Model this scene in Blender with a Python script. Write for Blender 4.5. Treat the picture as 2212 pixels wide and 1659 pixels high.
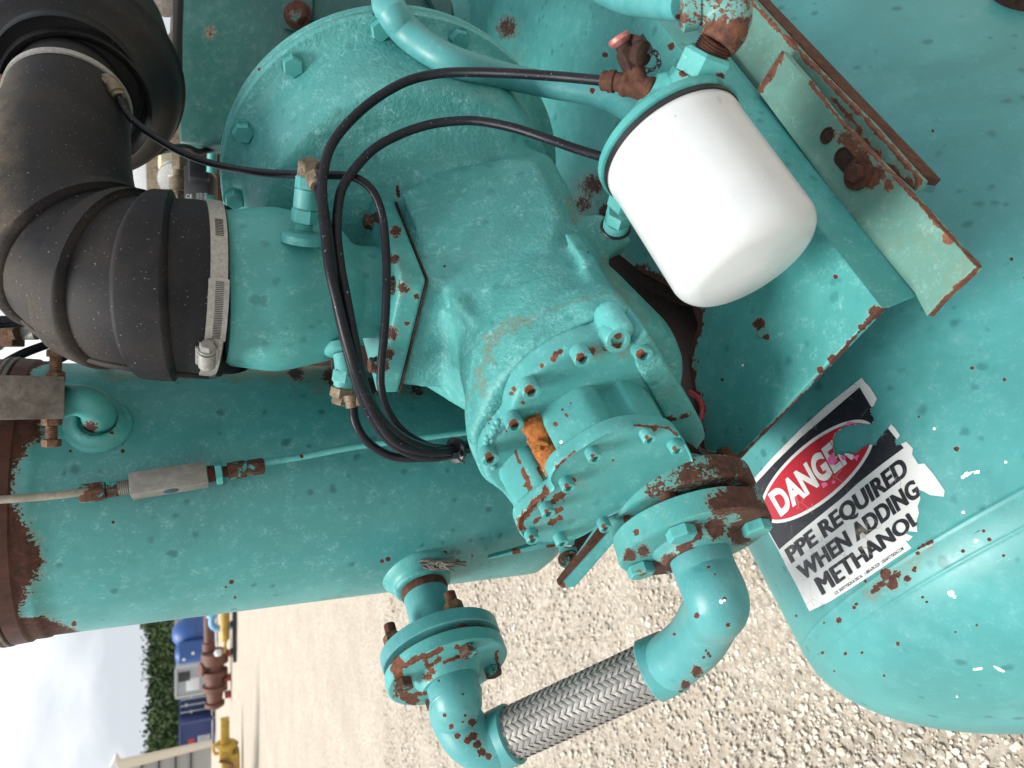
import bpy, bmesh, math, random
from mathutils import Vector, Matrix, noise
from mathutils.geometry import tessellate_polygon
random.seed(7)
SC = bpy.context.scene
for o in list(bpy.data.objects): bpy.data.objects.remove(o)
# ------------------------------------------------------------------ camera
FPX = 1500.0; TH = math.radians(24.8)
FW = Vector((0, math.cos(TH), -math.sin(TH))); UP = Vector((0, math.sin(TH), math.cos(TH)))
RX = Vector((1, 0, 0)); CP = Vector((0, 0, 1.5))
cam_d = bpy.data.cameras.new("camera"); cam = bpy.data.objects.new("camera", cam_d)
SC.collection.objects.link(cam); SC.camera = cam
cam_d.sensor_width = 36; cam_d.lens = 36*FPX/2212; cam_d.clip_start = .02; cam_d.clip_end = 3000
m = Matrix.Identity(4)
for i in range(3):
    m[i][0] = (-UP)[i]; m[i][1] = RX[i]; m[i][2] = (-FW)[i]; m[i][3] = CP[i]
cam.matrix_world = m
cam_d.dof.use_dof = True; cam_d.dof.focus_distance = .74; cam_d.dof.aperture_fstop = 8
# ------------------------------------------------------------------ world, sun
SUN_EL = math.radians(69); SUN_DIR = Vector((-.80, -.05, 0)).normalized()*math.cos(SUN_EL) + Vector((0, 0, math.sin(SUN_EL)))
W = bpy.data.worlds.new("World"); SC.world = W; W.use_nodes = True
nt = W.node_tree; nt.nodes.clear()
def wn(t, **k):
    n = nt.nodes.new(t)
    for a, b in k.items(): setattr(n, a, b)
    return n
sky = wn('ShaderNodeTexSky', sky_type='NISHITA', sun_disc=False)
sky.sun_elevation = SUN_EL; sky.sun_rotation = math.atan2(SUN_DIR.x, SUN_DIR.y)
tc = wn('ShaderNodeTexCoord'); mp = wn('ShaderNodeMapping'); mp.inputs['Scale'].default_value = (1, 1, 2.6); mp.inputs['Location'].default_value = (.35, .2, .1)
nz = wn('ShaderNodeTexNoise'); nz.inputs['Scale'].default_value = 1.9; nz.inputs['Detail'].default_value = 7; nz.inputs['Roughness'].default_value = .5
rp = wn('ShaderNodeValToRGB'); rp.color_ramp.elements[0].position = .44; rp.color_ramp.elements[0].color = (8.0, 8.5, 9.1, 1)
rp.color_ramp.elements[1].position = .60; rp.color_ramp.elements[1].color = (15.5, 16.2, 16.8, 1)
mx = wn('ShaderNodeMix', data_type='RGBA'); mx.inputs[0].default_value = .97
bg = wn('ShaderNodeBackground'); bg.inputs['Strength'].default_value = .062
wo = wn('ShaderNodeOutputWorld')
L = nt.links.new
L(tc.outputs['Generated'], mp.inputs[0]); L(mp.outputs[0], nz.inputs['Vector']); L(nz.outputs['Fac'], rp.inputs[0])
L(sky.outputs[0], mx.inputs[6]); L(rp.outputs[0], mx.inputs[7]); L(mx.outputs[2], bg.inputs['Color']); L(bg.outputs[0], wo.inputs[0])
sl = bpy.data.lights.new("sun", 'SUN'); so = bpy.data.objects.new("sun", sl); SC.collection.objects.link(so)
sl.energy = 4.0; sl.angle = math.radians(22); sl.color = (1, .97, .92)
so.rotation_euler = (-SUN_DIR).to_track_quat('-Z', 'Y').to_euler()
SC.view_settings.view_transform = 'Standard'; SC.view_settings.look = 'None'; SC.view_settings.gamma = 1
SC.view_settings.exposure = 0.55

# ------------------------------------------------------------------ helpers
def P(u, v, d): return CP + d*(FW - UP*((u-1106)/FPX) - RX*((v-829.5)/FPX))
def PZ(u, v, z):
    r = FW - UP*((u-1106)/FPX) - RX*((v-829.5)/FPX); return CP + r*((z-CP.z)/r.z)
def PN(u, v, P0, n):
    r = FW - UP*((u-1106)/FPX) - RX*((v-829.5)/FPX); return CP + r*((P0-CP).dot(n)/r.dot(n))
def proj(p):
    q = p-CP; d = q.dot(FW)
    return (1106 - q.dot(UP)/d*FPX, 829.5 - q.x/d*FPX, d)
V3 = Vector
class G:
    def __init__(s): s.v = []; s.f = []
    def add(s, o):
        n = len(s.v); s.v += [V3(p) for p in o.v]; s.f += [tuple(i+n for i in f) for f in o.f]; return s
def join(*gs):
    g = G()
    for x in gs: g.add(x)
    return g
def perp(d):
    d = V3(d).normalized(); a = V3((0, 0, 1)) if abs(d.z) < .8 else V3((1, 0, 0))
    x = a.cross(d).normalized(); return d, x, d.cross(x)
def lathe(P0, d, prof, n=48, ph=0.0, up=None):
    d, x, y = perp(d)
    if up is not None: x = (V3(up)-d*V3(up).dot(d)).normalized(); y = d.cross(x)
    g = G(); rings = []
    for t, r in prof:
        c = P0 + d*t
        if r < 1e-6: g.v.append(c); rings.append([len(g.v)-1])
        else:
            rings.append(list(range(len(g.v), len(g.v)+n)))
            for i in range(n):
                a = ph+2*math.pi*i/n; g.v.append(c + x*(r*math.cos(a)) + y*(r*math.sin(a)))
    for A, B in zip(rings, rings[1:]):
        if len(A) == 1 and len(B) == 1: continue
        if len(A) == 1:
            for i in range(n): g.f.append((A[0], B[(i+1) % n], B[i]))
        elif len(B) == 1:
            for i in range(n): g.f.append((A[i], A[(i+1) % n], B[0]))
        else:
            for i in range(n): g.f.append((A[i], A[(i+1) % n], B[(i+1) % n], B[i]))
    if len(rings[0]) > 1: g.f.append(tuple(reversed(rings[0])))
    if len(rings[-1]) > 1: g.f.append(tuple(rings[-1]))
    return g
def catmull(pts, res=8):
    pts = [V3(p) for p in pts]; n = len(pts); out = []
    for i in range(n-1):
        p0 = pts[i-1] if i > 0 else pts[0]*2-pts[1]; p1, p2 = pts[i], pts[i+1]
        p3 = pts[i+2] if i+2 < n else pts[-1]*2-pts[-2]
        for k in range(res):
            t = k/res
            out.append(.5*((2*p1)+(p2-p0)*t+(2*p0-5*p1+4*p2-p3)*t*t+(3*p1-p0-3*p2+p3)*t**3))
    out.append(pts[-1]); return out
def lerpl(a, m_):
    n = len(a); out = []
    for j in range(m_):
        t = j/(m_-1)*(n-1); i = min(int(t), n-2); out.append(a[i]*(1-(t-i))+a[i+1]*(t-i))
    return out
def tube(pts, r, n=14, res=8, cap=True, smooth=True):
    c = catmull(pts, res) if smooth else [V3(p) for p in pts]
    rs = lerpl(list(r), len(c)) if isinstance(r, (list, tuple)) else [r]*len(c)
    g = G(); T = [(c[min(i+1, len(c)-1)]-c[max(i-1, 0)]).normalized() for i in range(len(c))]
    _, x, _ = perp(T[0]); rings = []
    for i, p in enumerate(c):
        x = (x-T[i]*x.dot(T[i])).normalized(); y = T[i].cross(x)
        rings.append(list(range(len(g.v), len(g.v)+n)))
        for k in range(n):
            a = 2*math.pi*k/n; g.v.append(p+x*(rs[i]*math.cos(a))+y*(rs[i]*math.sin(a)))
    for A, B in zip(rings, rings[1:]):
        for i in range(n): g.f.append((A[i], A[(i+1) % n], B[(i+1) % n], B[i]))
    if cap: g.f.append(tuple(reversed(rings[0]))); g.f.append(tuple(rings[-1]))
    return g
def from_bm(bm):
    g = G(); bm.verts.ensure_lookup_table(); bm.verts.index_update()
    g.v = [v.co.copy() for v in bm.verts]; g.f = [tuple(v.index for v in f.verts) for f in bm.faces]; bm.free(); return g
def box(c, hx, hy, hz, X=(1, 0, 0), Y=(0, 1, 0), Z=(0, 0, 1), bev=0.0, seg=2):
    bm = bmesh.new(); bmesh.ops.create_cube(bm, size=2)
    for v in bm.verts: v.co = V3((v.co.x*hx, v.co.y*hy, v.co.z*hz))
    if bev: bmesh.ops.bevel(bm, geom=list(bm.edges), offset=bev, segments=seg, affect='EDGES', profile=.5)
    X, Y, Z = V3(X).normalized(), V3(Y).normalized(), V3(Z).normalized()
    for v in bm.verts: v.co = V3(c)+X*v.co.x+Y*v.co.y+Z*v.co.z
    return from_bm(bm)
def prism(poly, vec, bev=0.0, seg=2):
    bm = bmesh.new(); vs = [bm.verts.new(p) for p in poly]; ws = [bm.verts.new(V3(p)+V3(vec)) for p in poly]
    n = len(poly); bm.faces.new(vs); bm.faces.new(list(reversed(ws)))
    for i in range(n): bm.faces.new((vs[(i+1) % n], vs[i], ws[i], ws[(i+1) % n]))
    bmesh.ops.recalc_face_normals(bm, faces=bm.faces)
    if bev: bmesh.ops.bevel(bm, geom=list(bm.edges), offset=bev, segments=seg, affect='EDGES', profile=.5, clamp_overlap=True)
    return from_bm(bm)
def loft(polys, cap=True):
    g = G(); n = len(polys[0])
    for p in polys: g.v += [V3(q) for q in p]
    for k in range(len(polys)-1):
        for i in range(n): g.f.append((k*n+i, k*n+(i+1) % n, (k+1)*n+(i+1) % n, (k+1)*n+i))
    if cap: g.f.append(tuple(reversed(range(n)))); g.f.append(tuple(range((len(polys)-1)*n, len(polys)*n)))
    return g
def circ(c, x, y, r, n=40, r2=None):
    return [c+V3(x)*(r*math.cos(2*math.pi*i/n))+V3(y)*((r2 or r)*math.sin(2*math.pi*i/n)) for i in range(n)]
def hexn(P0, d, r, h, ph=0.0, cham=.14, n=6):
    return lathe(P0, d, [(0, r*.93), (h*.08, r), (h*(1-cham), r), (h, r*.86)], n, ph)
def thread(P0, d, r, Ln, pitch=.0022, n=20):
    pr = []; t = 0
    while t < Ln: pr += [(t, r), (t+pitch*.5, r*.87)]; t += pitch
    pr.append((Ln, r*.9)); return lathe(P0, d, pr, n)
def capscrew(P0, d, r, h):
    return lathe(P0, d, [(0, r), (h*.92, r), (h, r*.93), (h, r*.55), (h*.55, r*.5), (h*.55, 0)], 20)
def hexbolt(P0, d, r, h, ph=0.3, washer=True):
    g = hexn(P0+V3(d).normalized()*(.0012 if washer else 0), d, r, h, ph)
    if washer: g.add(lathe(P0, d, [(0, r*1.12), (.0012, r*1.12), (.0014, 0)], 20))
    return g
def remeshed(g, vox, smooth=3, fac=.5):
    me = bpy.data.meshes.new('t'); me.from_pydata([tuple(v) for v in g.v], [], g.f)
    o = bpy.data.objects.new('t', me); SC.collection.objects.link(o)
    md = o.modifiers.new('r', 'REMESH'); md.mode = 'VOXEL'; md.voxel_size = vox
    if smooth: sm = o.modifiers.new('s', 'SMOOTH'); sm.iterations = smooth; sm.factor = fac
    dg = bpy.context.evaluated_depsgraph_get(); ev = o.evaluated_get(dg); m2 = ev.to_mesh()
    r = G(); r.v = [v.co.copy() for v in m2.vertices]; r.f = [tuple(p.vertices) for p in m2.polygons]
    ev.to_mesh_clear(); bpy.data.objects.remove(o); bpy.data.meshes.remove(me); return r
def wsub(g, L_):      # split long edges so point attributes have somewhere to live
    bm = bmesh.new(); vs = [bm.verts.new(p) for p in g.v]
    for f in g.f:
        try: bm.faces.new([vs[i] for i in f])
        except ValueError: pass
    bmesh.ops.triangulate(bm, faces=bm.faces)
    for _ in range(7):
        es = [e for e in bm.edges if e.calc_length() > L_]
        if not es: break
        bmesh.ops.subdivide_edges(bm, edges=es, cuts=1); bmesh.ops.triangulate(bm, faces=[f for f in bm.faces if len(f.verts) > 3])
    return from_bm(bm)
import numpy as np
def npproj(A):
    q = A-np.array(CP); d = q@np.array(FW)
    return np.stack([1106-(q@np.array(UP))/d*FPX, 829.5-q[:, 0]/d*FPX], 1)
def refine(g, spots, it=6):
    sp = np.array([s_[:3] for s_ in spots if not isinstance(s_[0], str)], dtype=float)
    if not len(sp): return g
    bm = bmesh.new(); vs = [bm.verts.new(p) for p in g.v]
    for f in g.f:
        try: bm.faces.new([vs[i] for i in f])
        except ValueError: pass
    bmesh.ops.recalc_face_normals(bm, faces=bm.faces)
    for _ in range(it):
        bm.verts.ensure_lookup_table(); bm.edges.ensure_lookup_table(); bm.verts.index_update()
        bm.normal_update()
        A = np.array([v.co[:] for v in bm.verts]); pv = npproj(A); N = np.array([v.normal[:] for v in bm.verts])
        front = ((A-np.array(CP))*N).sum(1) < .02
        E_ = np.array([(e.verts[0].index, e.verts[1].index) for e in bm.edges]); mid = (pv[E_[:, 0]]+pv[E_[:, 1]])/2; ln = np.linalg.norm(pv[E_[:, 0]]-pv[E_[:, 1]], axis=1)
        ok = front[E_[:, 0]] | front[E_[:, 1]]
        sel = np.zeros(len(E_), bool)
        for u_, v_, r_ in sp: sel |= (np.hypot(mid[:, 0]-u_, mid[:, 1]-v_) < r_*1.6+ln*.5) & (ln > max(r_*.35, 1.7))
        es = [bm.edges[i] for i in np.nonzero(sel & ok)[0]]
        if not es: break
        fs = {f for e in es for f in e.link_faces}; bmesh.ops.triangulate(bm, faces=[f for f in fs if len(f.verts) > 3])
        bmesh.ops.subdivide_edges(bm, edges=es, cuts=1)
        bmesh.ops.triangulate(bm, faces=[f for f in bm.faces if len(f.verts) > 4])
    return from_bm(bm)
def eline(pts, w, st_, fr=.05):
    fn_pts = [V3((a, b, 0)) for a, b in pts]
    def fn(p, q):
        best = 1e9; Q_ = V3((q[0], q[1], 0))
        for a, b in zip(fn_pts, fn_pts[1:]):
            ab = b-a; t = max(0, min(1, (Q_-a).dot(ab)/ab.dot(ab))); best = min(best, (Q_-a-ab*t).length)
        if best > w*2.6: return 0.0
        wob = w*(1+1.1*noise.noise(V3((q[0]*fr, q[1]*fr, 0)))+.5*noise.noise(V3((q[0]*fr*4, q[1]*fr*4, 5))))
        return max(0.0, st_*min(1, 1.22-best/max(wob, .1)*.76))
    out = [('f', fn)]
    for a, b in zip(fn_pts, fn_pts[1:]):
        n = max(1, int((b-a).length/(w*1.6)))
        for i in range(n+1): c = a+(b-a)*i/n; out.append((c.x, c.y, w*1.3, 0.0))
    return out
def root_loc(p):
    l = V3((0, 0, 0))
    while p is not None: l += p.location; p = p.parent
    return l
# spots: (u, v, radius px, strength) seen from the photo's side, or ('w', Vector, radius m, strength)
def obj(name, g, mat, parent=None, ang=35, rust=None, flake=None, stain=None, sub=None):
    if sub: g = wsub(g, sub)
    if rust or flake: g = refine(g, list(rust or [])+list(flake or []))
    off = root_loc(parent)
    me = bpy.data.meshes.new(name); me.from_pydata([tuple(v-off) for v in g.v], [], g.f); me.update()
    bm = bmesh.new(); bm.from_mesh(me); bmesh.ops.recalc_face_normals(bm, faces=bm.faces); bm.to_mesh(me); bm.free()
    if ang:
        me.shade_smooth(); me.set_sharp_from_angle(angle=math.radians(ang))
    me.materials.append(mat)
    for an, spots in (('rust', rust), ('flake', flake), ('stain', stain)):
        if not spots: continue
        at = me.attributes.new(an, 'FLOAT', 'POINT'); vals = [0.0]*len(me.vertices)
        pv = [proj(v) for v in g.v]
        for s in spots:
            if s[0] == 'f':
                for i, v in enumerate(g.v): vals[i] = max(vals[i], s[1](v, pv[i]))
            elif s[0] == 'w':
                for i, v in enumerate(g.v):
                    dd = (v-s[1]).length
                    if dd < s[2]*1.6: vals[i] = max(vals[i], s[3]*min(1, 1.22-dd/s[2]*.76))
            else:
                for i, (a, b, c) in enumerate(pv):
                    dd = math.hypot(a-s[0], b-s[1])
                    if dd < s[2]*1.6: vals[i] = max(vals[i], s[3]*min(1, 1.22-dd/s[2]*.76))
        at.data.foreach_set('value', vals)
    o = bpy.data.objects.new(name, me); SC.collection.objects.link(o)
    if parent is not None: o.parent = parent
    return o
def tag(o, label=None, cat=None, group=None, kind=None):
    for k, v in (('label', label), ('category', cat), ('group', group), ('kind', kind)):
        if v: o[k] = v
    return o
def thing(name, loc, label, cat, group=None):
    o = bpy.data.objects.new(name, None); SC.collection.objects.link(o); o.location = loc; o.empty_display_size = .05
    return tag(o, label, cat, group)
# ------------------------------------------------------------------ materials
class M:
    def __init__(s, name):
        s.m = bpy.data.materials.new(name); s.m.use_nodes = True; s.t = s.m.node_tree; s.t.nodes.clear()
        s.o = s.n('ShaderNodeOutputMaterial'); s.b = s.n('ShaderNodeBsdfPrincipled'); s.l(s.b.outputs[0], s.o.inputs[0])
        s.tc = s.n('ShaderNodeTexCoord')
    def n(s, t, **k):
        x = s.t.nodes.new(t)
        for a, b in k.items(): setattr(x, a, b)
        return x
    def l(s, a, b): s.t.links.new(a, b)
    def noise(s, sc, det=4, ro=.55, dist=0, off=0, coord=None, scl=None):
        x = s.n('ShaderNodeTexNoise'); x.inputs['Scale'].default_value = sc; x.inputs['Detail'].default_value = det
        x.inputs['Roughness'].default_value = ro; x.inputs['Distortion'].default_value = dist
        mp = s.n('ShaderNodeMapping'); mp.inputs['Location'].default_value = (off, off*.7, off*1.3)
        if scl: mp.inputs['Scale'].default_value = scl
        s.l((coord or s.tc.outputs['Object']), mp.inputs[0]); s.l(mp.outputs[0], x.inputs['Vector']); return x.outputs['Fac']
    def math(s, op, a, b=None, c=None, clamp=False):
        x = s.n('ShaderNodeMath', operation=op, use_clamp=clamp)
        for i, q in enumerate((a, b, c)):
            if q is None: continue
            if hasattr(q, 'is_output'): s.l(q, x.inputs[i])
            else: x.inputs[i].default_value = q
        return x.outputs[0]
    def ramp(s, f, a, b, lo=0.0, hi=1.0):
        x = s.n('ShaderNodeMapRange', clamp=True); s.l(f, x.inputs[0])
        for i, q in zip((1, 2, 3, 4), (a, b, lo, hi)): x.inputs[i].default_value = q
        return x.outputs[0]
    def mix(s, f, a, b, mode='MIX'):
        x = s.n('ShaderNodeMix', data_type='RGBA', blend_type=mode)
        for i, q in ((0, f), (6, a), (7, b)):
            if hasattr(q, 'is_output'): s.l(q, x.inputs[i])
            elif i == 0: x.inputs[0].default_value = q
            else: x.inputs[i].default_value = (*q, 1)
        return x.outputs[2]
    def attr(s, name):
        x = s.n('ShaderNodeAttribute', attribute_name=name); return x.outputs['Fac']
    def bump(s, h, st, dist=.001, prev=None):
        x = s.n('ShaderNodeBump'); x.inputs['Strength'].default_value = st; x.inputs['Distance'].default_value = dist
        s.l(h, x.inputs['Height'])
        if prev is not None: s.l(prev, x.inputs['Normal'])
        return x.outputs[0]
    def fin(s, col, rough, normal=None, metal=0.0, spec=.5):
        for k, q in (('Base Color', col), ('Roughness', rough), ('Metallic', metal)):
            if hasattr(q, 'is_output'): s.l(q, s.b.inputs[k])
            elif k == 'Base Color': s.b.inputs[k].default_value = (*q, 1)
            else: s.b.inputs[k].default_value = q
        s.b.inputs['Specular IOR Level'].default_value = spec
        if normal is not None: s.l(normal, s.b.inputs['Normal'])
        return s.m
def sc3(c, k): return tuple(x*k for x in c)
def paint(name, base, chalk=.35, drops=.4, rough=.42, peel=.15, cast=0.0, chips=-1.0, rustc=(.042, .014, .009), drop_scale=55, grime=0.0, under=None):
    s = M(name)
    light = (base[0]+.15, base[1]*1.2+.14, base[2]*1.2+.15); dark = (base[0]*.4, base[1]*.52, base[2]*.54)
    big = s.noise(5, 4, .6, .6); med = s.noise(62, 8, .76, .1, 3); fine = s.noise(330, 5, .75, 0, 7)
    c = s.mix(s.ramp(big, .36, .64), sc3(base, .86), sc3(base, 1.12)); c = s.mix(s.math('MULTIPLY', s.ramp(s.noise(13, 7, .7, .1, 77), .52, .75), .2), c, light)
    chm = s.math('MULTIPLY', s.ramp(med, .50, .66), s.ramp(fine, .45, .58))
    c = s.mix(s.math('MULTIPLY', chm, chalk), c, light)
    c = s.mix(s.math('MULTIPLY', s.ramp(med, .42, .30), .28), c, dark)
    sp = s.ramp(s.noise(900, 2, .6, 0, 11), .68, .74)          # fine pale specks
    c = s.mix(s.math('MULTIPLY', sp, chalk*.9), c, light)
    # dried water drops: darker round blotches
    vo = s.n('ShaderNodeTexVoronoi'); vo.inputs['Scale'].default_value = drop_scale; vo.inputs['Randomness'].default_value = 1
    wob = s.n('ShaderNodeMix', data_type='VECTOR'); wob.inputs[0].default_value = .008
    nn = s.n('ShaderNodeTexNoise'); nn.inputs['Scale'].default_value = 90; s.l(s.tc.outputs['Object'], nn.inputs['Vector'])
    s.l(s.tc.outputs['Object'], wob.inputs[4]); s.l(nn.outputs['Color'], wob.inputs[5]); s.l(wob.outputs[1], vo.inputs['Vector'])
    sepc = s.n('ShaderNodeSeparateColor'); s.l(vo.outputs['Color'], sepc.inputs[0])
    th = s.math('MULTIPLY', s.ramp(sepc.outputs[0], .30, 1.0, 0, .36), 1.0)
    dm = s.ramp(s.math('SUBTRACT', th, vo.outputs['Distance']), -.02, .15)
    c = s.mix(s.math('MULTIPLY', dm, drops), c, dark)
    # grime as dark olive/brown dust
    st = s.attr('stain'); gn = s.noise(60, 7, .75, .8, 23)
    gm = s.ramp(s.math('ADD', s.math('MULTIPLY', st, 1.0), s.math('MULTIPLY', s.math('SUBTRACT', gn, .5), 1.6)), .35, .85)
    gm = s.math('MULTIPLY', s.math('MULTIPLY', gm, s.ramp(st, .02, .25)), s.ramp(s.noise(520, 4, .7, 0, 29), .42, .62, .25, 1))
    if grime > 0: gm = s.math('MAXIMUM', gm, s.math('MULTIPLY', s.ramp(gn, .5, .72), grime))
    c = s.mix(s.math('MULTIPLY', gm, .8), c, (.15, .13, .075))
    # rust
    rn = s.math('MULTIPLY_ADD', s.noise(330, 5, .65, .5, 37), .5, s.math('MULTIPLY', s.noise(95, 8, .72, .5, 31), .5)); ra = s.attr('rust')
    rv = s.math('ADD', s.math('ADD', ra, s.math('MULTIPLY', s.math('SUBTRACT', rn, .5), 2.3)), chips)
    rm = s.ramp(rv, -.52, -.48) if chips > -1 else s.ramp(rv, -.5, -.46)
    halo = s.ramp(rv, -.68, -.48)
    c = s.mix(s.math('MULTIPLY', halo, .35), c, (.36, .2, .08))
    rc = s.mix(s.ramp(s.noise(160, 6, .7, 0, 41), .35, .68), sc3(rustc, .62), (rustc[0]*2.1, rustc[1]*2.0, rustc[2]*1.7))
    c = s.mix(rm, c, rc)
    fl = s.attr('flake'); fn = s.noise(110, 4, .6, 0, 51)
    fm = s.math('MULTIPLY', s.ramp(s.math('ADD', fl, s.math('MULTIPLY', s.math('SUBTRACT', fn, .5), 1.2)), .5, .54), s.ramp(fl, .05, .1))
    c = s.mix(fm, c, (.82, .82, .78))
    r = s.math('ADD', s.math('MULTIPLY', s.ramp(med, .3, .7), .18), rough)
    r = s.math('MAXIMUM', r, s.math('MULTIPLY', rm, .88))
    h = s.bump(fine, peel, .0006)
    if cast: h = s.bump(s.noise(210, 3, .6, 0, 61), cast, .0016, h)
    h = s.bump(s.math('MULTIPLY', rm, s.math('SUBTRACT', s.noise(300, 5, .7), 1.1)), .5, .0007, h)
    return s.fin(c, r, h, 0, .45)
TEAL = (.052, .268, .254)
MT = {}
MT['teal'] = paint('teal_paint', TEAL, chalk=.6, drops=.6)
MT['tank'] = paint('tank_paint', (.050, .238, .235), chalk=.30, drops=.75, rough=.36, peel=.06, drop_scale=46)
MT['vessel'] = paint('vessel_paint', (.054, .252, .247), chalk=.75, drops=.85, rough=.36, peel=.1, drop_scale=52)
MT['cast'] = paint('cast_paint', (.060, .272, .258), chalk=.95, drops=.45, rough=.45, peel=.35, cast=.9)
MT['deep'] = paint('shaded_teal', (.005, .066, .058), chalk=.3, drops=.1, rough=.38, peel=.2)  # teal darkened so the colour carries the shade on set-back parts
MT['worn'] = paint('worn_paint', (.066, .295, .285), chalk=.55, drops=.4, rough=.42, chips=-.93, rustc=(.085, .028, .014))
MT['groove'] = paint('groove_paint', (.10, .26, .20), chalk=.2, drops=.2, rough=.6, grime=.5, rustc=(.20, .065, .012))
MT['shabby'] = paint('shabby_paint', (.056, .256, .246), chalk=.4, drops=.2, rough=.45, chips=-.80, rustc=(.05, .02, .014))
MT['pipe'] = paint('pipe_paint', (.058, .250, .254), chalk=.3, drops=.3, rough=.36, peel=.12)
MT['foot'] = paint('sage_paint', (.088, .210, .172), chalk=.6, drops=.3, rough=.6, grime=.55, rustc=(.09, .035, .022))
def rusty(name, c1, c2, rough=.85, sc=120, teal=0.0, metal=0.0):
    s = M(name); a = s.noise(sc, 7, .72, .6); b = s.noise(sc*.25, 4, .6, .4, 9)
    c = s.mix(s.ramp(a, .36, .66), c1, c2); c = s.mix(s.math('MULTIPLY', s.ramp(b, .45, .7), .5), c, sc3(c1, .55))
    if teal: c = s.mix(s.ramp(s.noise(95, 7, .7, .3, 17), 1-teal, 1-teal+.03), c, (.045, .27, .25))
    return s.fin(c, rough, s.bump(a, .6, .0008), metal, .3)
MT['rust'] = rusty('rust_metal', (.045, .016, .010), (.11, .045, .028))
MT['rustbolt'] = rusty('rusty_bolt_metal', (.07, .032, .018), (.20, .115, .07), sc=200)
MT['rustteal'] = rusty('rusty_painted_metal', (.05, .019, .012), (.11, .055, .034), teal=.46)
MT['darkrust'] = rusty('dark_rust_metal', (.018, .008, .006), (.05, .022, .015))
MT['shadebrown'] = rusty('gap_shade_brown', (.007, .003, .002), (.018, .007, .005))  # near-black brown that paints the shade below the support plate
MT['orange'] = rusty('orange_rust', (.13, .035, .010), (.50, .20, .035), sc=55)
MT['brass'] = rusty('dirty_brass', (.10, .075, .05), (.22, .175, .12), .55, 200, metal=.3)
MT['greyblock'] = rusty('weathered_grey_metal', (.10, .085, .072), (.22, .195, .17), .7, 70)
MT['alu'] = rusty('dull_aluminium', (.19, .18, .16), (.31, .295, .27), .5, 45, metal=.35)
MT['tubing'] = rusty('dirty_tubing', (.22, .19, .155), (.34, .31, .26), .6, 90)
def rubber(name, base, dust, dcol=(.22, .19, .155), rough=.62, speck=.8, sc=9):
    s = M(name); b = s.noise(sc, 5, .6, .5); f = s.noise(450, 4, .75, 0, 5)
    sp = s.ramp(s.noise(520, 2, .5, 0, 12), .70, .76)
    dm = s.math('MULTIPLY', s.ramp(b, .42, .68), dust)
    st = s.attr('stain'); dm = s.math('MAXIMUM', dm, s.math('MULTIPLY', st, s.ramp(s.noise(30, 6, .7, .3, 3), .25, .6)))
    c = s.mix(s.math('MULTIPLY', dm, s.ramp(f, .3, .6, .5, 1)), base, dcol)
    c = s.mix(s.math('MULTIPLY', sp, speck*.5), c, (.5, .5, .5))
    return s.fin(c, s.math('ADD', s.math('MULTIPLY', dm, .25), rough), s.bump(f, .25, .0006), 0, .22)
MT['rubber'] = rubber('black_rubber', (.006, .0062, .0085), .22, (.095, .075, .055))
MT['hose'] = rubber('black_hose', (.005, .0055, .009), .10, (.06, .06, .07), .40, .8, 40)
MT['plastic'] = rubber('dusty_black_plastic', (.0028, .003, .0042), .25, (.028, .026, .024), .5, .4, 6)
def plain(name, c, rough=.5, metal=0, bump=0, sc=200, var=.2):
    s = M(name); a = s.noise(sc, 4, .6); col = s.mix(s.ramp(a, .3, .7), sc3(c, 1-var), sc3(c, 1+var*.6))
    return s.fin(col, rough, s.bump(a, bump, .0005) if bump else None, metal, .5)
MT['steel'] = plain('stainless_steel', (.30, .295, .28), .36, .85, .1)
MT['band'] = plain('clamp_band_steel', (.30, .29, .27), .5, .5, .15, 300, .25)
MT['slot'] = plain('slot_black', (.02, .02, .025), .7)
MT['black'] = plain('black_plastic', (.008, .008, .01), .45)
def m_filter():
    s = M('white_filter_paint'); c = s.mix(s.ramp(s.noise(11, 4, .6), .3, .7), (.47, .49, .49), (.52, .535, .53))
    st = s.attr('stain'); gn = s.noise(90, 7, .75, .8, 23)
    c = s.mix(s.math('MULTIPLY', s.ramp(s.math('ADD', st, s.math('MULTIPLY', s.math('SUBTRACT', gn, .5), 1.4)), .45, .8), s.ramp(st, .05, .3)), c, (.35, .30, .25))
    c = s.mix(s.ramp(s.noise(170, 3, .5, 0, 8), .735, .75), c, (.24, .23, .22)); c = s.mix(s.math('MULTIPLY', s.ramp(s.noise(38, 7, .75, .6, 19), .55, .7), .22), c, (.36, .35, .33))
    wv = s.noise(26, 3, .5, 0, 4)
    return s.fin(c, .28, s.bump(s.noise(60, 4, .6), .22, .0008, s.bump(wv, .22, .002)), 0, .5)
MT['white'] = m_filter()
# ================================================================== SETTING
GZ = 0.0
def grid(x0, x1, y0, y1, nx, ny, zf):
    g = G()
    for j in range(ny+1):
        for i in range(nx+1):
            x = x0+(x1-x0)*i/nx; y = y0+(y1-y0)*j/ny; g.v.append(V3((x, y, zf(x, y))))
    for j in range(ny):
        for i in range(nx):
            k = j*(nx+1)+i; g.f.append((k, k+1, k+nx+2, k+nx+1))
    return g
s = M('limestone_ground')
pos = s.n('ShaderNodeNewGeometry').outputs['Position']
n1 = s.noise(1.3, 6, .6, 0, 0, pos); n2 = s.noise(42, 7, .72, .4, 3, pos); n3 = s.noise(9, 5, .6, 0, 5, pos); n4 = s.noise(150, 5, .7, 0, 8, pos)
c = s.mix(s.ramp(n1, .35, .65), (.43, .38, .31), (.53, .475, .40)); c = s.mix(s.ramp(n3, .45, .7), c, (.42, .355, .28))
c = s.mix(s.math('MULTIPLY', s.ramp(n2, .56, .42), .75), c, (.22, .185, .15)); c = s.mix(s.math('MULTIPLY', s.ramp(n4, .55, .68), .5), c, (.64, .60, .54))
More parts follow.
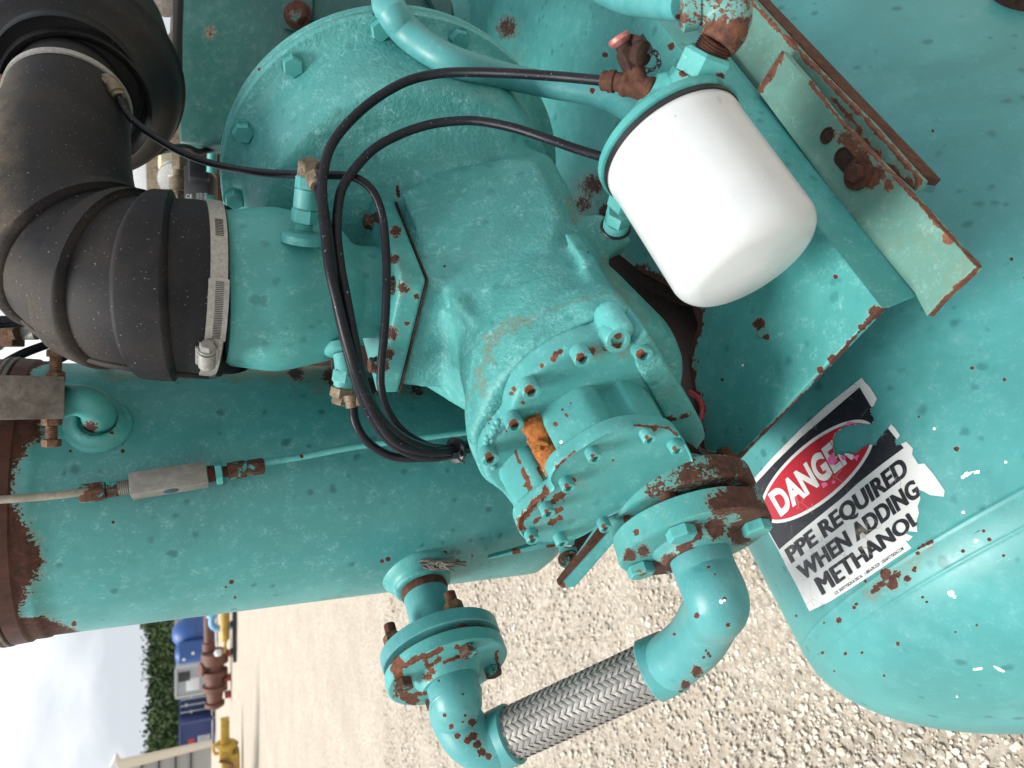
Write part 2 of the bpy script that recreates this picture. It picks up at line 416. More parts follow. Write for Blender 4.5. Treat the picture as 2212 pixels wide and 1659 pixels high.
trk = s.noise(1.1, 4, .6, .4, 17, pos, scl=(.12, 1.6, 1))
c = s.mix(s.math('MULTIPLY', s.ramp(trk, .56, .70), .45), c, (.40, .34, .27))
bh = s.bump(n2, .9, .014, s.bump(n4, .6, .004))
MT['ground'] = s.fin(c, .9, bh, 0, .2)
g = grid(-8, 6, .2, 12, 90, 90, lambda x, y: .012*noise.noise(V3((x*2.1, y*2.1, 0)))+.006*noise.noise(V3((x*9, y*9, 3))))
ring = [(-8, .2), (6, .2), (6, 12), (-8, 12)]; big = [(-900, -300), (900, -300), (900, 1500), (-900, 1500)]
k = len(g.v)
for x, y in big: g.v.append(V3((x, y, 0)))
g.v += [V3((x, y, -.004)) for x, y in ring]
for i in range(4): g.f.append((k+i, k+(i+1) % 4, k+4+(i+1) % 4, k+4+i))
tag(obj('ground', g, MT['ground'], ang=60), kind='structure')
# loose limestone chips lying on the yard
def gravel():
    rnd = random.Random(3); base = []
    for q in range(9):
        bm = bmesh.new(); bmesh.ops.create_icosphere(bm, subdivisions=1, radius=1)
        for v in bm.verts: v.co *= 1+.42*noise.noise(v.co*1.3+V3((q*5.1, q, 2)))
        for v in bm.verts: v.co.z *= .62
        base.append(from_bm(bm))
    g = G()
    for i in range(70000):
        y = .25+rnd.random()**1.5*5.6; x = -.25-y*.95+rnd.random()*(y*1.15+.9)-.25
        r = .0026+.0065*rnd.random()**3+(.007 if rnd.random() < .03 else 0)
        if y > 3: r *= 1.25
        b = base[rnd.randrange(9)]; a = rnd.random()*6.28; ca, sa = math.cos(a)*r, math.sin(a)*r; z = r*.22+.004
        sx = .75+.6*rnd.random(); n = len(g.v)
        for v in b.v: g.v.append(V3((x+v.x*ca*sx-v.y*sa, y+v.x*sa*sx+v.y*ca, z+v.z*r)))
        g.f += [tuple(k+n for k in f) for f in b.f]
    return g
s = M('limestone_chips'); ge = s.n('ShaderNodeNewGeometry'); rp_ = ge.outputs['Random Per Island']
c = s.mix(s.ramp(rp_, .0, .45), (.20, .175, .145), (.52, .465, .39)); c = s.mix(s.ramp(rp_, .7, .95), c, (.66, .62, .55))
c = s.mix(s.math('MULTIPLY', s.ramp(s.noise(260, 4, .6, 0, 1, ge.outputs['Position']), .5, .7), .4), c, (.36, .31, .25))
MT['chip'] = s.fin(c, .9, None, 0, .2)
tag(obj('gravel', gravel(), MT['chip'], ang=28), 'pale crushed limestone chips scattered over the yard', 'gravel', kind='stuff')

# ---- wooded ridge
def hump(x): return 8.6+1.0*math.sin(x*.045+1)-.022*(x+40)+.9*noise.noise(V3((x*.09, 0, 0)))
hill = grid(-170, 120, 92, 170, 120, 24, lambda x, y: max(0, (y-92)/26)*hump(x)*.55 if y < 118 else hump(x)*.55+.02*(y-118))
def leafmat():
    s = M('tree_foliage'); ge = s.n('ShaderNodeNewGeometry'); c = s.mix(ge.outputs['Random Per Island'], (.020, .036, .016), (.038, .062, .024))
    c = s.mix(s.ramp(s.noise(.12, 3, .6, 0, 0, ge.outputs['Position']), .5, .7), c, (.055, .075, .022)); return s.fin(c, .8, None, 0, .1)
MT['leaf'] = leafmat(); MT['hill'] = plain('scrub_ground', (.10, .10, .05), .9)
tag(obj('hill', hill, MT['hill']), kind='structure')
rnd = random.Random(5); g = G()
for i in range(1900):
    x = -110+rnd.random()*130; y = 94+30*rnd.random()**1.2; z = (max(0, min(1, (y-92)/26)))*hump(x)*.55
    h = 1.9+1.9*rnd.random(); w = 1.0+1.0*rnd.random()
    for q in range(60):
        d = V3((rnd.gauss(0, 1), rnd.gauss(0, 1), rnd.gauss(0, 1))).normalized()*(.55+.5*rnd.random())
        p = V3((x+d.x*w, y+d.y*w, z+h*.62+d.z*h*.5)); a = V3((rnd.gauss(0, 1), rnd.gauss(0, 1), rnd.gauss(0, 1))).normalized(); b = a.orthogonal().normalized(); r = .14+.16*rnd.random()
        n = len(g.v); g.v += [p+a*r, p+b*r, p-a*r, p-b*r]; g.f.append((n, n+1, n+2, n+3))
tag(obj('distant_wood', g, MT['leaf'], ang=0), 'dark green wooded ridge along the horizon beyond the yard', 'wood', kind='stuff')

# ---- background things: built at their real distance; B(u,v,D): point on ground distance D
def BG(v, D, z=0.0, u=None):       # point with horizontal distance Y=D seen at row v (world X) and height z
    d = D*math.cos(TH)-(z-CP.z)*math.sin(TH)
    return V3((-(v-829.5)/FPX*d, D, z))
MT['cblue'] = plain('blue_container_paint', (.02, .04, .13), .5); MT['cnavy'] = plain('navy_container_paint', (.045, .065, .19), .5)
MT['cwhite'] = plain('white_steel_paint', (.42, .44, .46), .5); MT['tblue'] = plain('bright_blue_paint', (.018, .075, .26), .5)
MT['tbrown'] = plain('brown_primer', (.12, .05, .035), .7); MT['yel'] = plain('yellow_paint', (.42, .27, .04), .5, 0, 0, 3, .35)
MT['lblue'] = plain('light_blue_paint', (.16, .38, .62), .5); MT['redp'] = plain('red_paint', (.35, .03, .03), .5)
MT['shedw'] = plain('corrugated_grey', (.34, .335, .33), .6); MT['beige'] = plain('beige_trim', (.58, .52, .42), .6); MT['dark'] = plain('dark_gap', (.02, .02, .02), .8)
MT['wht'] = plain('white_paint', (.6, .61, .62), .5)
def container(v0, v1, D, H, mat, label, bands=(), group='shipping containers across the yard'):
    a, b = BG(v0, D), BG(v1, D); c = (a+b)/2; L2 = (a-b).length/2
    t = thing('shipping_container', (c.x, c.y+1.2, 0), label, 'container', group)
    o = G(); n = 34
    for i in range(n):          # corrugated skin
        x0 = c.x-L2+2*L2*i/n; w = L2/n
        o.add(box((x0+w, c.y+1.2, H/2+.15), w*(.98), 1.2 if i % 2 else 1.16, H/2-.08, bev=.01))
    obj('wall', o, mat, t)
    for sx in (-1, 1): obj('post', box((c.x+sx*L2, c.y, H/2+.1), .07, .07, H/2), mat, t)
    for z in (.12, H+.08): obj('rail', box((c.x, c.y, z), L2-.08, .075, .07), mat, t)
    return t, c, L2
t, c, L2 = container(1549, 1488, 52, 2.1, MT['cblue'], 'bright blue container with white markings beside the white panel unit')
for i in range(4): obj('lock_bar', box((c.x-L2*.7+i*L2*.45, c.y-.06, 1.2), .025, .03, .95), MT['wht'], t)
for i in range(3): obj('marking', box((c.x-L2*.3+i*.5, c.y-.014, 1.5+.3*(i % 2)), .1, .012, .07), MT['wht'], t)
t, c, L2 = container(1608, 1550, 51, 2.1, MT['cnavy'], 'navy container with a red patch and a white louvre beside the shed')
obj('marking', box((c.x-L2*.5, c.y-.014, 1.5), .25, .012, .2), MT['redp'], t)
obj('louvre', join(*[box((c.x-L2*.55, c.y-.03, .4+i*.13), .4, .02, .035) for i in range(6)]), MT['wht'], t)
t, c, L2 = container(1493, 1430, 51, 2.35, MT['cwhite'], 'white equipment container with a dark vent and a square panel')
obj('vent', join(*[box((c.x+L2*.35, c.y-.03, 1.6+i*.09), .32, .015, .03) for i in range(8)]), MT['dark'], t)
obj('panel', box((c.x-L2*.25, c.y-.02, 1.4), .42, .01, .4, bev=.005), MT['wht'], t)
a = BG(1372, 47); t = thing('blue_tank', (a.x, a.y+1.3, 0), 'round bright blue tank with a paler lid behind the brown pipework', 'tank')
obj('shell', lathe(V3((a.x, a.y+1.3, .15)), (0, 0, 1), [(0, 1.0), (1.6, 1.0), (2.1, .75), (2.4, .4), (2.45, 0)], 40), MT['tblue'], t)
obj('band', lathe(V3((a.x, a.y+1.3, 1.2)), (0, 0, 1), [(0, 1.02), (.08, 1.02)], 40), MT['cnavy'], t)
a = BG(1411, 46); t = thing('blue_tank', (a.x, a.y+1, 0), 'smaller blue tank with two white dots beside the white container', 'tank')
obj('shell', lathe(V3((a.x, a.y+1, .15)), (0, 0, 1), [(0, .66), (2.0, .66), (2.2, .5), (2.25, 0)], 32), MT['tblue'], t)
for i in range(2): obj('marking', lathe(V3((a.x-.2+.3*i, a.y+.36, 1.9-.5*i)), (0, -1, 0), [(0, .09), (.03, .09)], 16), MT['wht'], t)
a = BG(1325, 56); t = thing('storage_building', (a.x, a.y+3, 0), 'grey blue building glimpsed between the tall vessel and the blue tank', 'building')
obj('wall', box((a.x+4.2, a.y+3, 1.2), 5.2, 3, 1.2, bev=.02), MT['cwhite'], t); obj('roof', box((a.x+4.2, a.y+3, 2.5), 5.4, 3.2, .1), MT['shedw'], t)
D = 31; a = BG(1462, D)
t = thing('rusty_valve_stack', (a.x, a.y, 0), 'rust brown valve assembly lying on the ground in front of the containers', 'valve')
obj('body', join(lathe(V3((a.x+1.2, D, .62)), (-1, 0, 0), [(0, .4), (.06, .52), (.5, .52), (.55, .34), (.75, .34), (.8, .5), (1.0, .5), (1.05, .36), (1.4, .36), (1.42, .48), (1.62, .48), (1.66, .34), (2.1, .28), (2.12, .38), (2.25, .38), (2.4, .15)], 24),
    lathe(V3((a.x+.55, D, .7)), (0, -.3, 1), [(0, .17), (.35, .17), (.4, .27), (.5, .27)], 18), lathe(V3((a.x-.2, D, .8)), (0, 0, -1), [(0, .22), (.5, .22), (.55, .3), (.66, .3)], 18)), MT['tbrown'], t)
for x in (1.0, 0, -.7): obj('stand', box((a.x+x, D, .12), .06, .25, .12), MT['redp'], t)
obj('pipe', lathe(V3((a.x+1.25, D, .85)), (1, 0, .02), [(0, .24), (.3, .24), (.32, .17), (2.3, .17), (2.32, .24), (2.5, .24)], 20), MT['tbrown'], t)
D = 27; a = BG(1352, D); t = thing('yellow_cylinder', (a.x, a.y, 0), 'yellow cylinder with a white ball end beside a blue elbow on a dark skid', 'cylinder')
obj('body', lathe(V3((a.x+.9, a.y, .40)), (-1, 0, 0), [(0, .1), (.1, .16), (1.3, .16), (1.4, .08), (1.45, .06), (1.8, .06)], 20), MT['yel'], t)
obj('ball', lathe(V3((a.x-.75, a.y, .62)), (-1, 0, 0), [(0, 0), (.03, .1), (.12, .15), (.22, .1), (.25, 0)], 16), MT['wht'], t)
for yy_ in (-.25, .25): obj('skid_rail', box((a.x+.1, a.y+yy_, .08), 1.3, .05, .06), MT['dark'], t)
for x in (-.9, .1, 1): obj('skid_post', box((a.x+x, a.y, .18), .05, .2, .04), MT['dark'], t)
t = thing('blue_elbow', (a.x-.1, a.y+.8, 0), 'light blue pipe elbow standing behind the yellow cylinder', 'pipe')
obj('pipe', tube([V3((a.x-.25, a.y+.8, .05)), V3((a.x-.25, a.y+.8, .6)), V3((a.x-.08, a.y+.8, .80)), V3((a.x+.2, a.y+.8, .80))], .12, 14), MT['lblue'], t)
obj('flange', lathe(V3((a.x+.2, a.y+.8, .80)), (1, 0, 0), [(0, .2), (.08, .2)], 18), MT['lblue'], t)
D = 24; a = BG(1640, D); t = thing('yellow_hoist', (a.x, a.y, 0), 'yellow hydraulic machine with a square nose standing near the shed corner', 'machine')
obj('body', box((a.x-.75, D, .36), 1.1, .3, .27, bev=.06), MT['yel'], t); obj('shoulder', box((a.x+.35, D-.1, .50), .22, .2, .2, bev=.06), MT['yel'], t)
obj('arm', box((a.x+1.0, D, .52), .42, .14, .13, bev=.02), MT['yel'], t); obj('collar', lathe(V3((a.x+.45, D, .45)), (1, 0, 0), [(0, .28), (.12, .34), (.2, .26)], 16), MT['yel'], t)
obj('hose', tube([V3((a.x+.25, D-.32, .7)), V3((a.x+.05, D-.36, .3)), V3((a.x-.3, D-.36, .55)), V3((a.x-.9, D-.36, .25))], .035, 8), MT['tbrown'], t)
obj('hook', tube([V3((a.x+.75, D, .6)), V3((a.x+.6, D, .85)), V3((a.x+.35, D, .8)), V3((a.x+.4, D, .6))], .05, 8), MT['yel'], t)
D = 18
t = thing('open_shed', (BG(1660, D).x, D, 0), 'grey corrugated shed with a beige roof edge at the yard corner', 'building')
Q = lambda u, v, y=D: PN(u, v, V3((0, y, 0)), V3((0, 1, 0)))
BK = V3((-7, 4, 0))
obj('wall', prism([Q(457, 1602), Q(456, 1720), Q(262, 1720), Q(262, 1654)], BK), MT['shedw'], t)
obj('roof_edge', prism([Q(459, 1597), Q(459, 1606), Q(262, 1657), Q(252, 1641)], V3((0, -.15, 0))), MT['beige'], t)
for x in (308, 345, 381, 414): obj('wall_post', prism([Q(x, 1606+(459-x)*.25), Q(x-3, 1606+(462-x)*.25), Q(x-3, 1720), Q(x, 1720)], V3((0, -.07, 0))), MT['dark'], t)
obj('roof', prism([Q(252, 1641), Q(248, 1638), Q(236, 1662), Q(236, 1720), Q(262, 1720), Q(262, 1657)], V3((0, -.02, 0))+BK*.0+V3((0,.3,0))), MT['wht'], t)
# ================================================================== HORIZONTAL TANK
TC = V3((-.1937, .4977, .4095)); TPH = .8689; TR = .4203; THD = .2044
ta = V3((math.sin(TPH), math.cos(TPH), 0)); tp = V3((ta.y, -ta.x, 0)); ZZ = V3((0, 0, 1))
def tk(u, v):
    d = FW - UP*((u-1106)/FPX) - RX*((v-829.5)/FPX); o = CP-TC
    dd = d-ta*d.dot(ta); oo = o-ta*o.dot(ta); A = dd.dot(dd); Bq = 2*dd.dot(oo); Cq = oo.dot(oo)-TR*TR; D_ = Bq*Bq-4*A*Cq
    t = (-Bq-math.sqrt(max(D_, 0)))/2/A; q = o+d*t
    return TR*math.atan2(q.dot(tp), q.dot(ZZ)), q.dot(ta)
def tsurf(a, s, off=0.0):
    r = TR+off; th = a/TR; return TC+ta*s+(tp*math.sin(th)+ZZ*math.cos(th))*r
prof = []
for i in range(22):
    t_ = i/25*math.pi/2; prof.append((-THD*math.cos(t_), TR*math.sin(t_)))
s_ = -.045
while s_ < .012:
    bead = .0007*math.exp(-((s_+.028)/.0016)**2)+.0009*math.exp(-(s_/.0018)**2)
    prof.append((s_, TR*math.sqrt(max(0, 1-(min(0, s_)/THD)**2))+bead)); s_ += .0009
prof.append((.05, TR))
while prof[-1][0] < 1.5: prof.append((prof[-1][0]+.022, TR))
t = thing('air_receiver_tank', TC-ZZ*TR, 'large teal horizontal tank with rounded end carrying the danger sign and the compressor', 'tank')
tr = [(1912,1240,11.2,1.3),(1928,1262,11.2,1.3),(1900,1262,7.0,1.1),(1935,1238,6.3,1.2),(1960,1250,7.0,1.1),(1975,1230,6.3,1.1),(1995,1178,5.6,1),(2012,1170,4.9,1.1),(1982,1195,4.2,1),(1885,1278,4.9,1.1),(1870,1255,4.2,1),(1812,1340,6.3,1.15),(1845,1312,4.2,1),(1850,1305,4.9,.9),(2137,1165,4.2,1.1),(2125,1147,3.5,1),(2080,1190,4.2,1.1),(1993,1290,3.5,1),(2002,1300,3.5,1),(1940,1390,5.6,.95),(2064,1365,2.8,1.1),(1776,1410,4.2,1),(1826,1412,4.2,1),(1862,1410,3.5,1),(1720,1330,3.5,.9),(2215,600,4.2,1),(2168,1200,3.5,1),(1650,1283,3.5,1),(2066,970,6.3,1),(2100,795,4.9,1),(2170,820,4.2,1),(2015,283,3.5,1),(2185,560,4.2,1),(1985,900,2.8,1),(1960,960,4.2,1),(1910,1460,3.5,.9),(2110,1350,3.5,.9),(1802,1450,2.8,.9),(1780,1345,2.8,.9)]
tf = eline([(2078,1030),(2092,1022),(2112,1020)], 4, 1.05, .1)+eline([(2104,1446),(2120,1444)], 2.6, 1.0)+eline([(2148,1440),(2168,1450)], 2.8, 1.0)+[(2054,1282,7,1.0),(2062,1290,4,.9),(2108,1168,4,1.0),(2018,926,4,1.0),(2173,998,4,1),(2081,1107,5,1.0),(2067,1505,3,.9)]
obj('shell', lathe(TC, ta, prof, 190), MT['tank'], t, rust=tr+eline([(1890,1272),(1915,1250),(1940,1243)], 7, .95, .1)+eline([(1905,1238),(1935,1262)], 5, .9, .1)+eline([(1985,1185),(2008,1172)], 4, .8, .1), flake=tf, stain=eline([(1870,1290),(1925,1250),(2010,1190)], 22, .75, .06)+[(1925,1255,34,.42),(1990,1190,20,.3),(2190,880,40,.25)], sub=None)
# manway boss far up the shell
pm = tsurf(*tk(2195, 4)); obj('boss', lathe(pm-V3((0, 0, .0)), (pm-TC-ta*((pm-TC).dot(ta))).normalized(), [(-.01, .03), (.02, .03), (.022, .02), (.022, 0)], 30), MT['darkrust'], t)
# ------------------------------------------------------------------ DANGER sign, a sheet stuck on the shell
def CR(x, y): return (1593.1+.32555*x, 799.3+.32555*y)
OUT = [(80,755),(240,575),(420,392),(590,237),(825,52),(845,80),(880,115),(902,150),(925,190),(905,238),(885,250),(890,300),(905,320),(900,350),(885,357),(850,360),(815,355),(760,365),(700,380),(652,420),(635,470),(640,520),(652,582),(675,560),(700,565),(730,550),(760,560),(795,553),(830,520),(880,495),(920,500),(935,460),(1000,388),(1020,360),(1045,385),(1080,435),(1060,460),(1045,470),(1050,505),(1090,490),(1120,475),(1165,520),(1160,560),(1200,625),(1240,620),(1300,690),(1375,800),(1370,840),(1280,830),(1235,805),(1205,795),(1215,855),(1198,900),(1205,950),(1188,1010),(1195,1075),(1125,1068),(1120,1085),(1165,1105),(1135,1135),(1115,1130),(1155,1180),(1060,1242),(900,1352),(770,1437),(620,1533),(480,1600),(465,1575),(400,1440),(330,1310),(270,1190),(225,1110),(178,1020),(120,900)]
def inpoly(x, y, P_):
    c_ = False; n = len(P_); j = n-1
    for i in range(n):
        xi, yi = P_[i]; xj, yj = P_[j]
        if (yi > y) != (yj > y) and x < (xj-xi)*(y-yi)/(yj-yi)+xi: c_ = not c_
        j = i
    return c_
def sheet(polys, off, L_=9, clip=True, tris=None):
    if tris is None:
        g = G()
        for pl in polys:
            n = len(g.v); g.v += [V3((x, y, 0)) for x, y in pl]; g.f += [tuple(i+n for i in f) for f in tessellate_polygon([[V3((x, y, 0)) for x, y in pl]])]
    else: g = tris
    g = wsub(g, L_); keep = []
    for f in g.f:
        c_ = sum((g.v[i] for i in f), V3((0, 0, 0)))/3
        jx = 5*noise.noise(V3((c_.x*.12, c_.y*.12, 0))); jy = 5*noise.noise(V3((c_.x*.12, c_.y*.12, 9)))
        if (not clip) or inpoly(c_.x+jx, c_.y+jy, OUT): keep.append(f)
    g.f = keep; used = sorted({i for f in keep for i in f}); mp_ = {i: k for k, i in enumerate(used)}
    g.v = [g.v[i] for i in used]; g.f = [tuple(mp_[i] for i in f) for f in keep]
    h = G(); h.v = [tsurf(*tk(*CR(p.x, p.y)), off) for p in g.v]; h.f = g.f; return h
def ell(cx, cy, mx_, my_, nx_, ny_, k1, k2, n=120):
    g = G(); g.v.append(V3((cx, cy, 0)))
    for j in range(1, 25):
        for i in range(n):
            a = 2*math.pi*i/n; r = j/24; g.v.append(V3((cx+r*(mx_*k1*math.cos(a)+nx_*k2*math.sin(a)), cy+r*(my_*k1*math.cos(a)+ny_*k2*math.sin(a)), 0)))
    for i in range(n): g.f.append((0, 1+i, 1+(i+1) % n))
    for j in range(23):
        for i in range(n):
            a, b = 1+j*n+i, 1+j*n+(i+1) % n; g.f += [(a, a+n, b+n), (a, b+n, b)]
    return g
def text_tris(txt, quad, bold=.03, sx=1.0):
    cu = bpy.data.curves.new('t', 'FONT'); cu.body = txt; cu.size = 1; cu.offset = bold; cu.space_character = 1.03
    o = bpy.data.objects.new('t', cu); SC.collection.objects.link(o); dg = bpy.context.evaluated_depsgraph_get()
    me = o.evaluated_get(dg).to_mesh(); vs = [v.co.copy() for v in me.vertices]; fs = [tuple(p.vertices) for p in me.polygons]
    o.evaluated_get(dg).to_mesh_clear(); bpy.data.objects.remove(o); bpy.data.curves.remove(cu)
    x0 = min(v.x for v in vs); x1 = max(v.x for v in vs); y0 = min(v.y for v in vs); y1 = max(v.y for v in vs)
    if '.' in txt or 'Q' in txt: y0 = -.01 - bold
    BL, BR_, TR_, TL = [V3((*q, 0)) for q in quad]; g = G()
    for v in vs:
        a = (v.x-x0)/(x1-x0); b = (v.y-y0)/(y1-y0); g.v.append((BL*(1-a)+BR_*a)*(1-b)+(TL*(1-a)+TR_*a)*b)
    g.f = fs; return g
def signmat(name, c, dirt=.5, wear=(.6, .6, .57)):
    s = M(name); a = s.noise(120, 7, .75, .6); b = s.noise(420, 4, .6, 0, 3)
    col = s.mix(s.math('MULTIPLY', s.ramp(a, .52, .7), dirt), c, wear)
    vo = s.n('ShaderNodeTexVoronoi', feature='DISTANCE_TO_EDGE'); vo.inputs['Scale'].default_value = 60; s.l(s.tc.outputs['Object'], vo.inputs['Vector'])
    ck = s.math('MULTIPLY', s.ramp(vo.outputs['Distance'], .025, .008), s.ramp(s.noise(25, 3, .6, 0, 9), .52, .6))
    col = s.mix(s.math('MULTIPLY', ck, .55), col, (.25, .2, .15))
    return s.fin(col, .38, s.bump(a, .25, .0006, s.bump(ck, .4, .0006)), 0, .5)
MT['s_w'] = signmat('sign_white', (.56, .57, .56), .35, (.6, .57, .5)); MT['s_k'] = signmat('sign_black', (.011, .012, .018), .12, (.14, .14, .15))
MT['s_r'] = signmat('sign_red', (.36, .010, .022), .10, (.62, .10, .18)); MT['s_t'] = signmat('sign_print_black', (.009, .010, .015), .10, (.5, .5, .48))
MT['s_p'] = plain('sign_faded_pink', (.70, .12, .30), .5)
base_p = tsurf(*tk(*CR(700, 800)), .0)
t = thing('danger_sign', base_p, 'torn white, black and red DANGER PPE required sticker on the side of the teal tank', 'sign')
obj('backing', sheet([OUT], .0004, 12, False), MT['s_w'], t, ang=60)
BLK = [(102,775),(250,615),(420,450),(600,298),(812,115),(885,238),(1000,388),(1105,518),(960,625),(800,752),(700,845),(600,925),(440,1055),(280,1190),(225,1095),(178,1000)]
obj('black_panel', sheet([BLK], .0007, 12), MT['s_k'], t, ang=60)
E1 = (535, 672, 365, -300, -100, -165)
obj('oval_border', sheet(None, .0010, 12, True, ell(*E1, 1, 1)), MT['s_w'], t, ang=60)
obj('red_oval', sheet(None, .0013, 12, True, ell(*E1, .95, .89)), MT['s_r'], t, ang=60)
obj('heading', sheet(None, .0016, 9, True, text_tris('DANGER', [(296,975),(790,578),(700,405),(206,822)], .045)), MT['s_w'], t, ang=60)
for nm_, q, b_ in (('PPE REQUIRED', [(365,1283),(1142,690),(1090,572),(315,1190)], .03), ('WHEN ADDING', [(440,1402),(1222,832),(1165,722),(390,1305)], .03),
               ('METHANOL', [(573,1490),(1222,1006),(1170,926),(515,1385)], .0), ('U.S. SAFETYSIGN & DECAL   1-800-678-2529   USSAFETYSIGN.COM', [(655,1492),(1107,1192),(1096,1172),(644,1474)], .012)):
    if b_ > .02: sh = [(0, 0), (2.6, -2), (-2.6, 2)]
    elif b_ == 0: sh = [(0, 0), (3.2, -2.5), (-3.2, 2.5), (6, -4.6), (-6, 4.6), (1.6, 2.6), (-1.6, -2.6), (4.5, .4), (-4.5, -.4)]
    else: sh = [(0, 0)]
    obj('lettering', join(*[sheet(None, .0008+.00006*k_, 9, True, text_tris(nm_, [(x+dx, y+dy) for x, y in q], b_)) for k_, (dx, dy) in enumerate(sh)]), MT['s_t'], t, ang=60)
for pl_ in ([[(605,590),(640,545),(652,582),(675,600),(640,630),(612,628)],[(690,575),(720,565),(730,590),(705,600)],[(770,575),(815,560),(800,605)],[(565,750),(590,740),(610,760),(575,783)],[(632,740),(650,728),(660,745),(640,755)],[(735,345),(800,352),(760,360),(730,372)]]): obj('faded_patch', sheet([pl_], .0019, 12), MT['s_p'], t, ang=60)

# ================================================================== SUPPORT BRACKET (bent plate) and skid flange
ZP, ZF, ZS = .97, .925, .908
t = thing('support_bracket', PZ(1900, 668, ZP)*0.5+PZ(1370, 0, ZP)*.5, 'bent teal support plate under the compressor with chipped edges and a sage foot', 'bracket')
a0, a1 = PZ(1365, -30, ZP), PZ(1905, 664, ZP); b1 = PZ(1590, 992, ZP); b0 = PZ(900, 150, ZP)
dirf = (a1-a0).normalized(); nin = V3((-dirf.y, dirf.x, 0));  nin = nin if nin.dot(b1-a1) > 0 else -nin
f0, f1 = PZ(1560, 110, ZF), PZ(1982, 634, ZF)
edge_r = eline([(1930,668),(1897,670),(1835,740),(1745,845),(1640,945),(1592,992)], 4.5, 1.0, .03)+[(1892,676,15,1.1),(1862,706,8,1.0),(1798,776,11,1.05),(1772,800,8,1)]
def sheetmetal(pts, z, th_, bev=.0015): return prism([V3((p.x, p.y, z)) for p in pts], V3((0, 0, -th_)), bev)
b0 = a0 + nin*.62; 
obj('plate', sheetmetal([a0, a1, b1]+[PZ(*q, ZP) for q in ((1512,968),(1498,862),(1484,772),(1507,702),(1490,648),(1440,618),(1385,588),(1250,480),(1150,420),(1000,240),(960,60),(960,-60))], ZP, .008), MT['teal'], t, sub=.02, rust=edge_r+[(1640,700,13,1.15),(1655,728,8,1.0),]+eline([(1380,585),(1440,612),(1492,645),(1508,700),(1484,772),(1498,862),(1514,968)], 14, 1.05, .05)+[(1505,880,22,.9),(1095,60,30,.7),(1280,400,30,.75),(1260,440,30,.6),(1310,460,20,.9),(1450,100,10,.9),(1805,598,6,1.1),(1480,690,8,.9),(1560,820,4,1),(1307,118,6,1.1)], stain=[(1260,420,60,.55),(1110,120,50,.55),(1300,330,60,.3),(1500,860,40,.5),(1590,780,30,.3)], flake=[(1605,790,10,.55),(1645,740,7,.5)])
# rounded fold, web, and sage foot
web = loft([[a0+V3((0,0,-.001)), a0+V3((0,0,-.008)), V3((f0.x, f0.y, ZF-.006)), V3((f0.x, f0.y, ZF))], [a1+V3((0,0,-.001)), a1+V3((0,0,-.008)), V3((f1.x, f1.y, ZF-.006)), V3((f1.x, f1.y, ZF))]])
obj('web', web, MT['teal'], t, sub=.03, rust=[(1985,668,6,1)])
fo = [PZ(*q, ZF) for q in ((1640,195),(1694,110),(1752,178),(1805,246),(1900,345),(2000,450),(2116,577),(2033,655),(2008,684),(1982,634),(1814,430))]
froot = eline([(1752,180),(1805,248),(1900,347),(2000,452),(2116,577),(2010,682)], 6, 1.05, .035)+eline([(1690,112),(1642,196)], 8, .95, .05)+[(1830,300,22,.85),(1860,340,24,.95),(1840,318,18,.95),(1870,380,30,.9),(1880,392,22,.9),(1900,372,20,.85),(1795,290,16,.8),(1920,400,16,.8),(2048,515,14,1.0)]
obj('foot', sheetmetal(fo, ZF+.004, .010, .001), MT['foot'], t, sub=.008, rust=froot, stain=[(1730,220,60,.5),(1850,350,70,.5),(1950,520,70,.3)])
# slot, hole, bolt in the foot (dark recesses are real rings and cups)
def disc_ring(c, r0, r1, h): return lathe(c, (0, 0, 1), [(0, r1), (h, r1), (h+.0004, r1*.97), (h, r0), (h-.006, r0*.98), (h-.006, 0)], 30)
hc = PZ(1786, 293, ZF+.0045); obj('bolt_hole', lathe(hc, (0, 0, 1), [(0, .0082), (.0006, .0078), (.0004, .0066), (-.0036, .0064), (-.0036, 0)], 28), MT['darkrust'], t)
s0 = PZ(1818, 338, ZF+.0045); s1 = PZ(1836, 358, ZF+.0045); sd = (s1-s0).normalized(); sn = V3((-sd.y, sd.x, 0)); 
ov = lambda r: [s0+(-sd*math.cos(q)+sn*math.sin(q))*r for q in [(-.5+i/10)*math.pi for i in range(11)]]+[s1+(sd*math.cos(q)-sn*math.sin(q))*r for q in [(-.5+i/10)*math.pi for i in range(11)]]
obj('slot', loft([ov(.0088), [p+V3((0,0,.0006)) for p in ov(.0084)], [p+V3((0,0,.0003)) for p in ov(.0068)], [p+V3((0,0,-.0036)) for p in ov(.0066)]]), MT['darkrust'], t)
bc = PZ(1856, 376, ZF+.0045)
obj('washer', lathe(bc, (0, 0, 1), [(0, .0150), (.0028, .0150), (.0032, .0144), (.0030, 0)], 36), MT['rust'], t)
obj('bolt', join(lathe(bc+ZZ*.003, (0, 0, 1), [(0, .0105), (.0012, .0105), (.0013, 0)], 24), hexn(bc+ZZ*.004, (0, 0, 1), .0092, .0065, .5, .2)), MT['rust'], t)
sc = PZ(1643, 722, ZP+.0005); obj('screw', lathe(sc, (0, 0, 1), [(0, .0042), (.001, .0042), (.0012, .0032), (.0022, .0030), (.0024, .002), (.0032, .0018), (.0033, 0)], 20), MT['foot'], t)
obj('shade_sheet', sheetmetal([PZ(*q, ZP-.05) for q in ((1560,1010),(1640,800),(1600,560),(1380,420),(1150,300),(1050,500),(1200,800),(1350,1000))], ZP-.05, .006), MT['shadebrown'], t)  # dark sheet standing in for the shade inside the plate cut-out
obj('rib', prism([PZ(1385,592,ZP-.009), PZ(1480,640,ZP-.009), PZ(1470,660,ZP-.009), PZ(1375,612,ZP-.009)], V3((0,0,-.04))), MT['darkrust'], t)
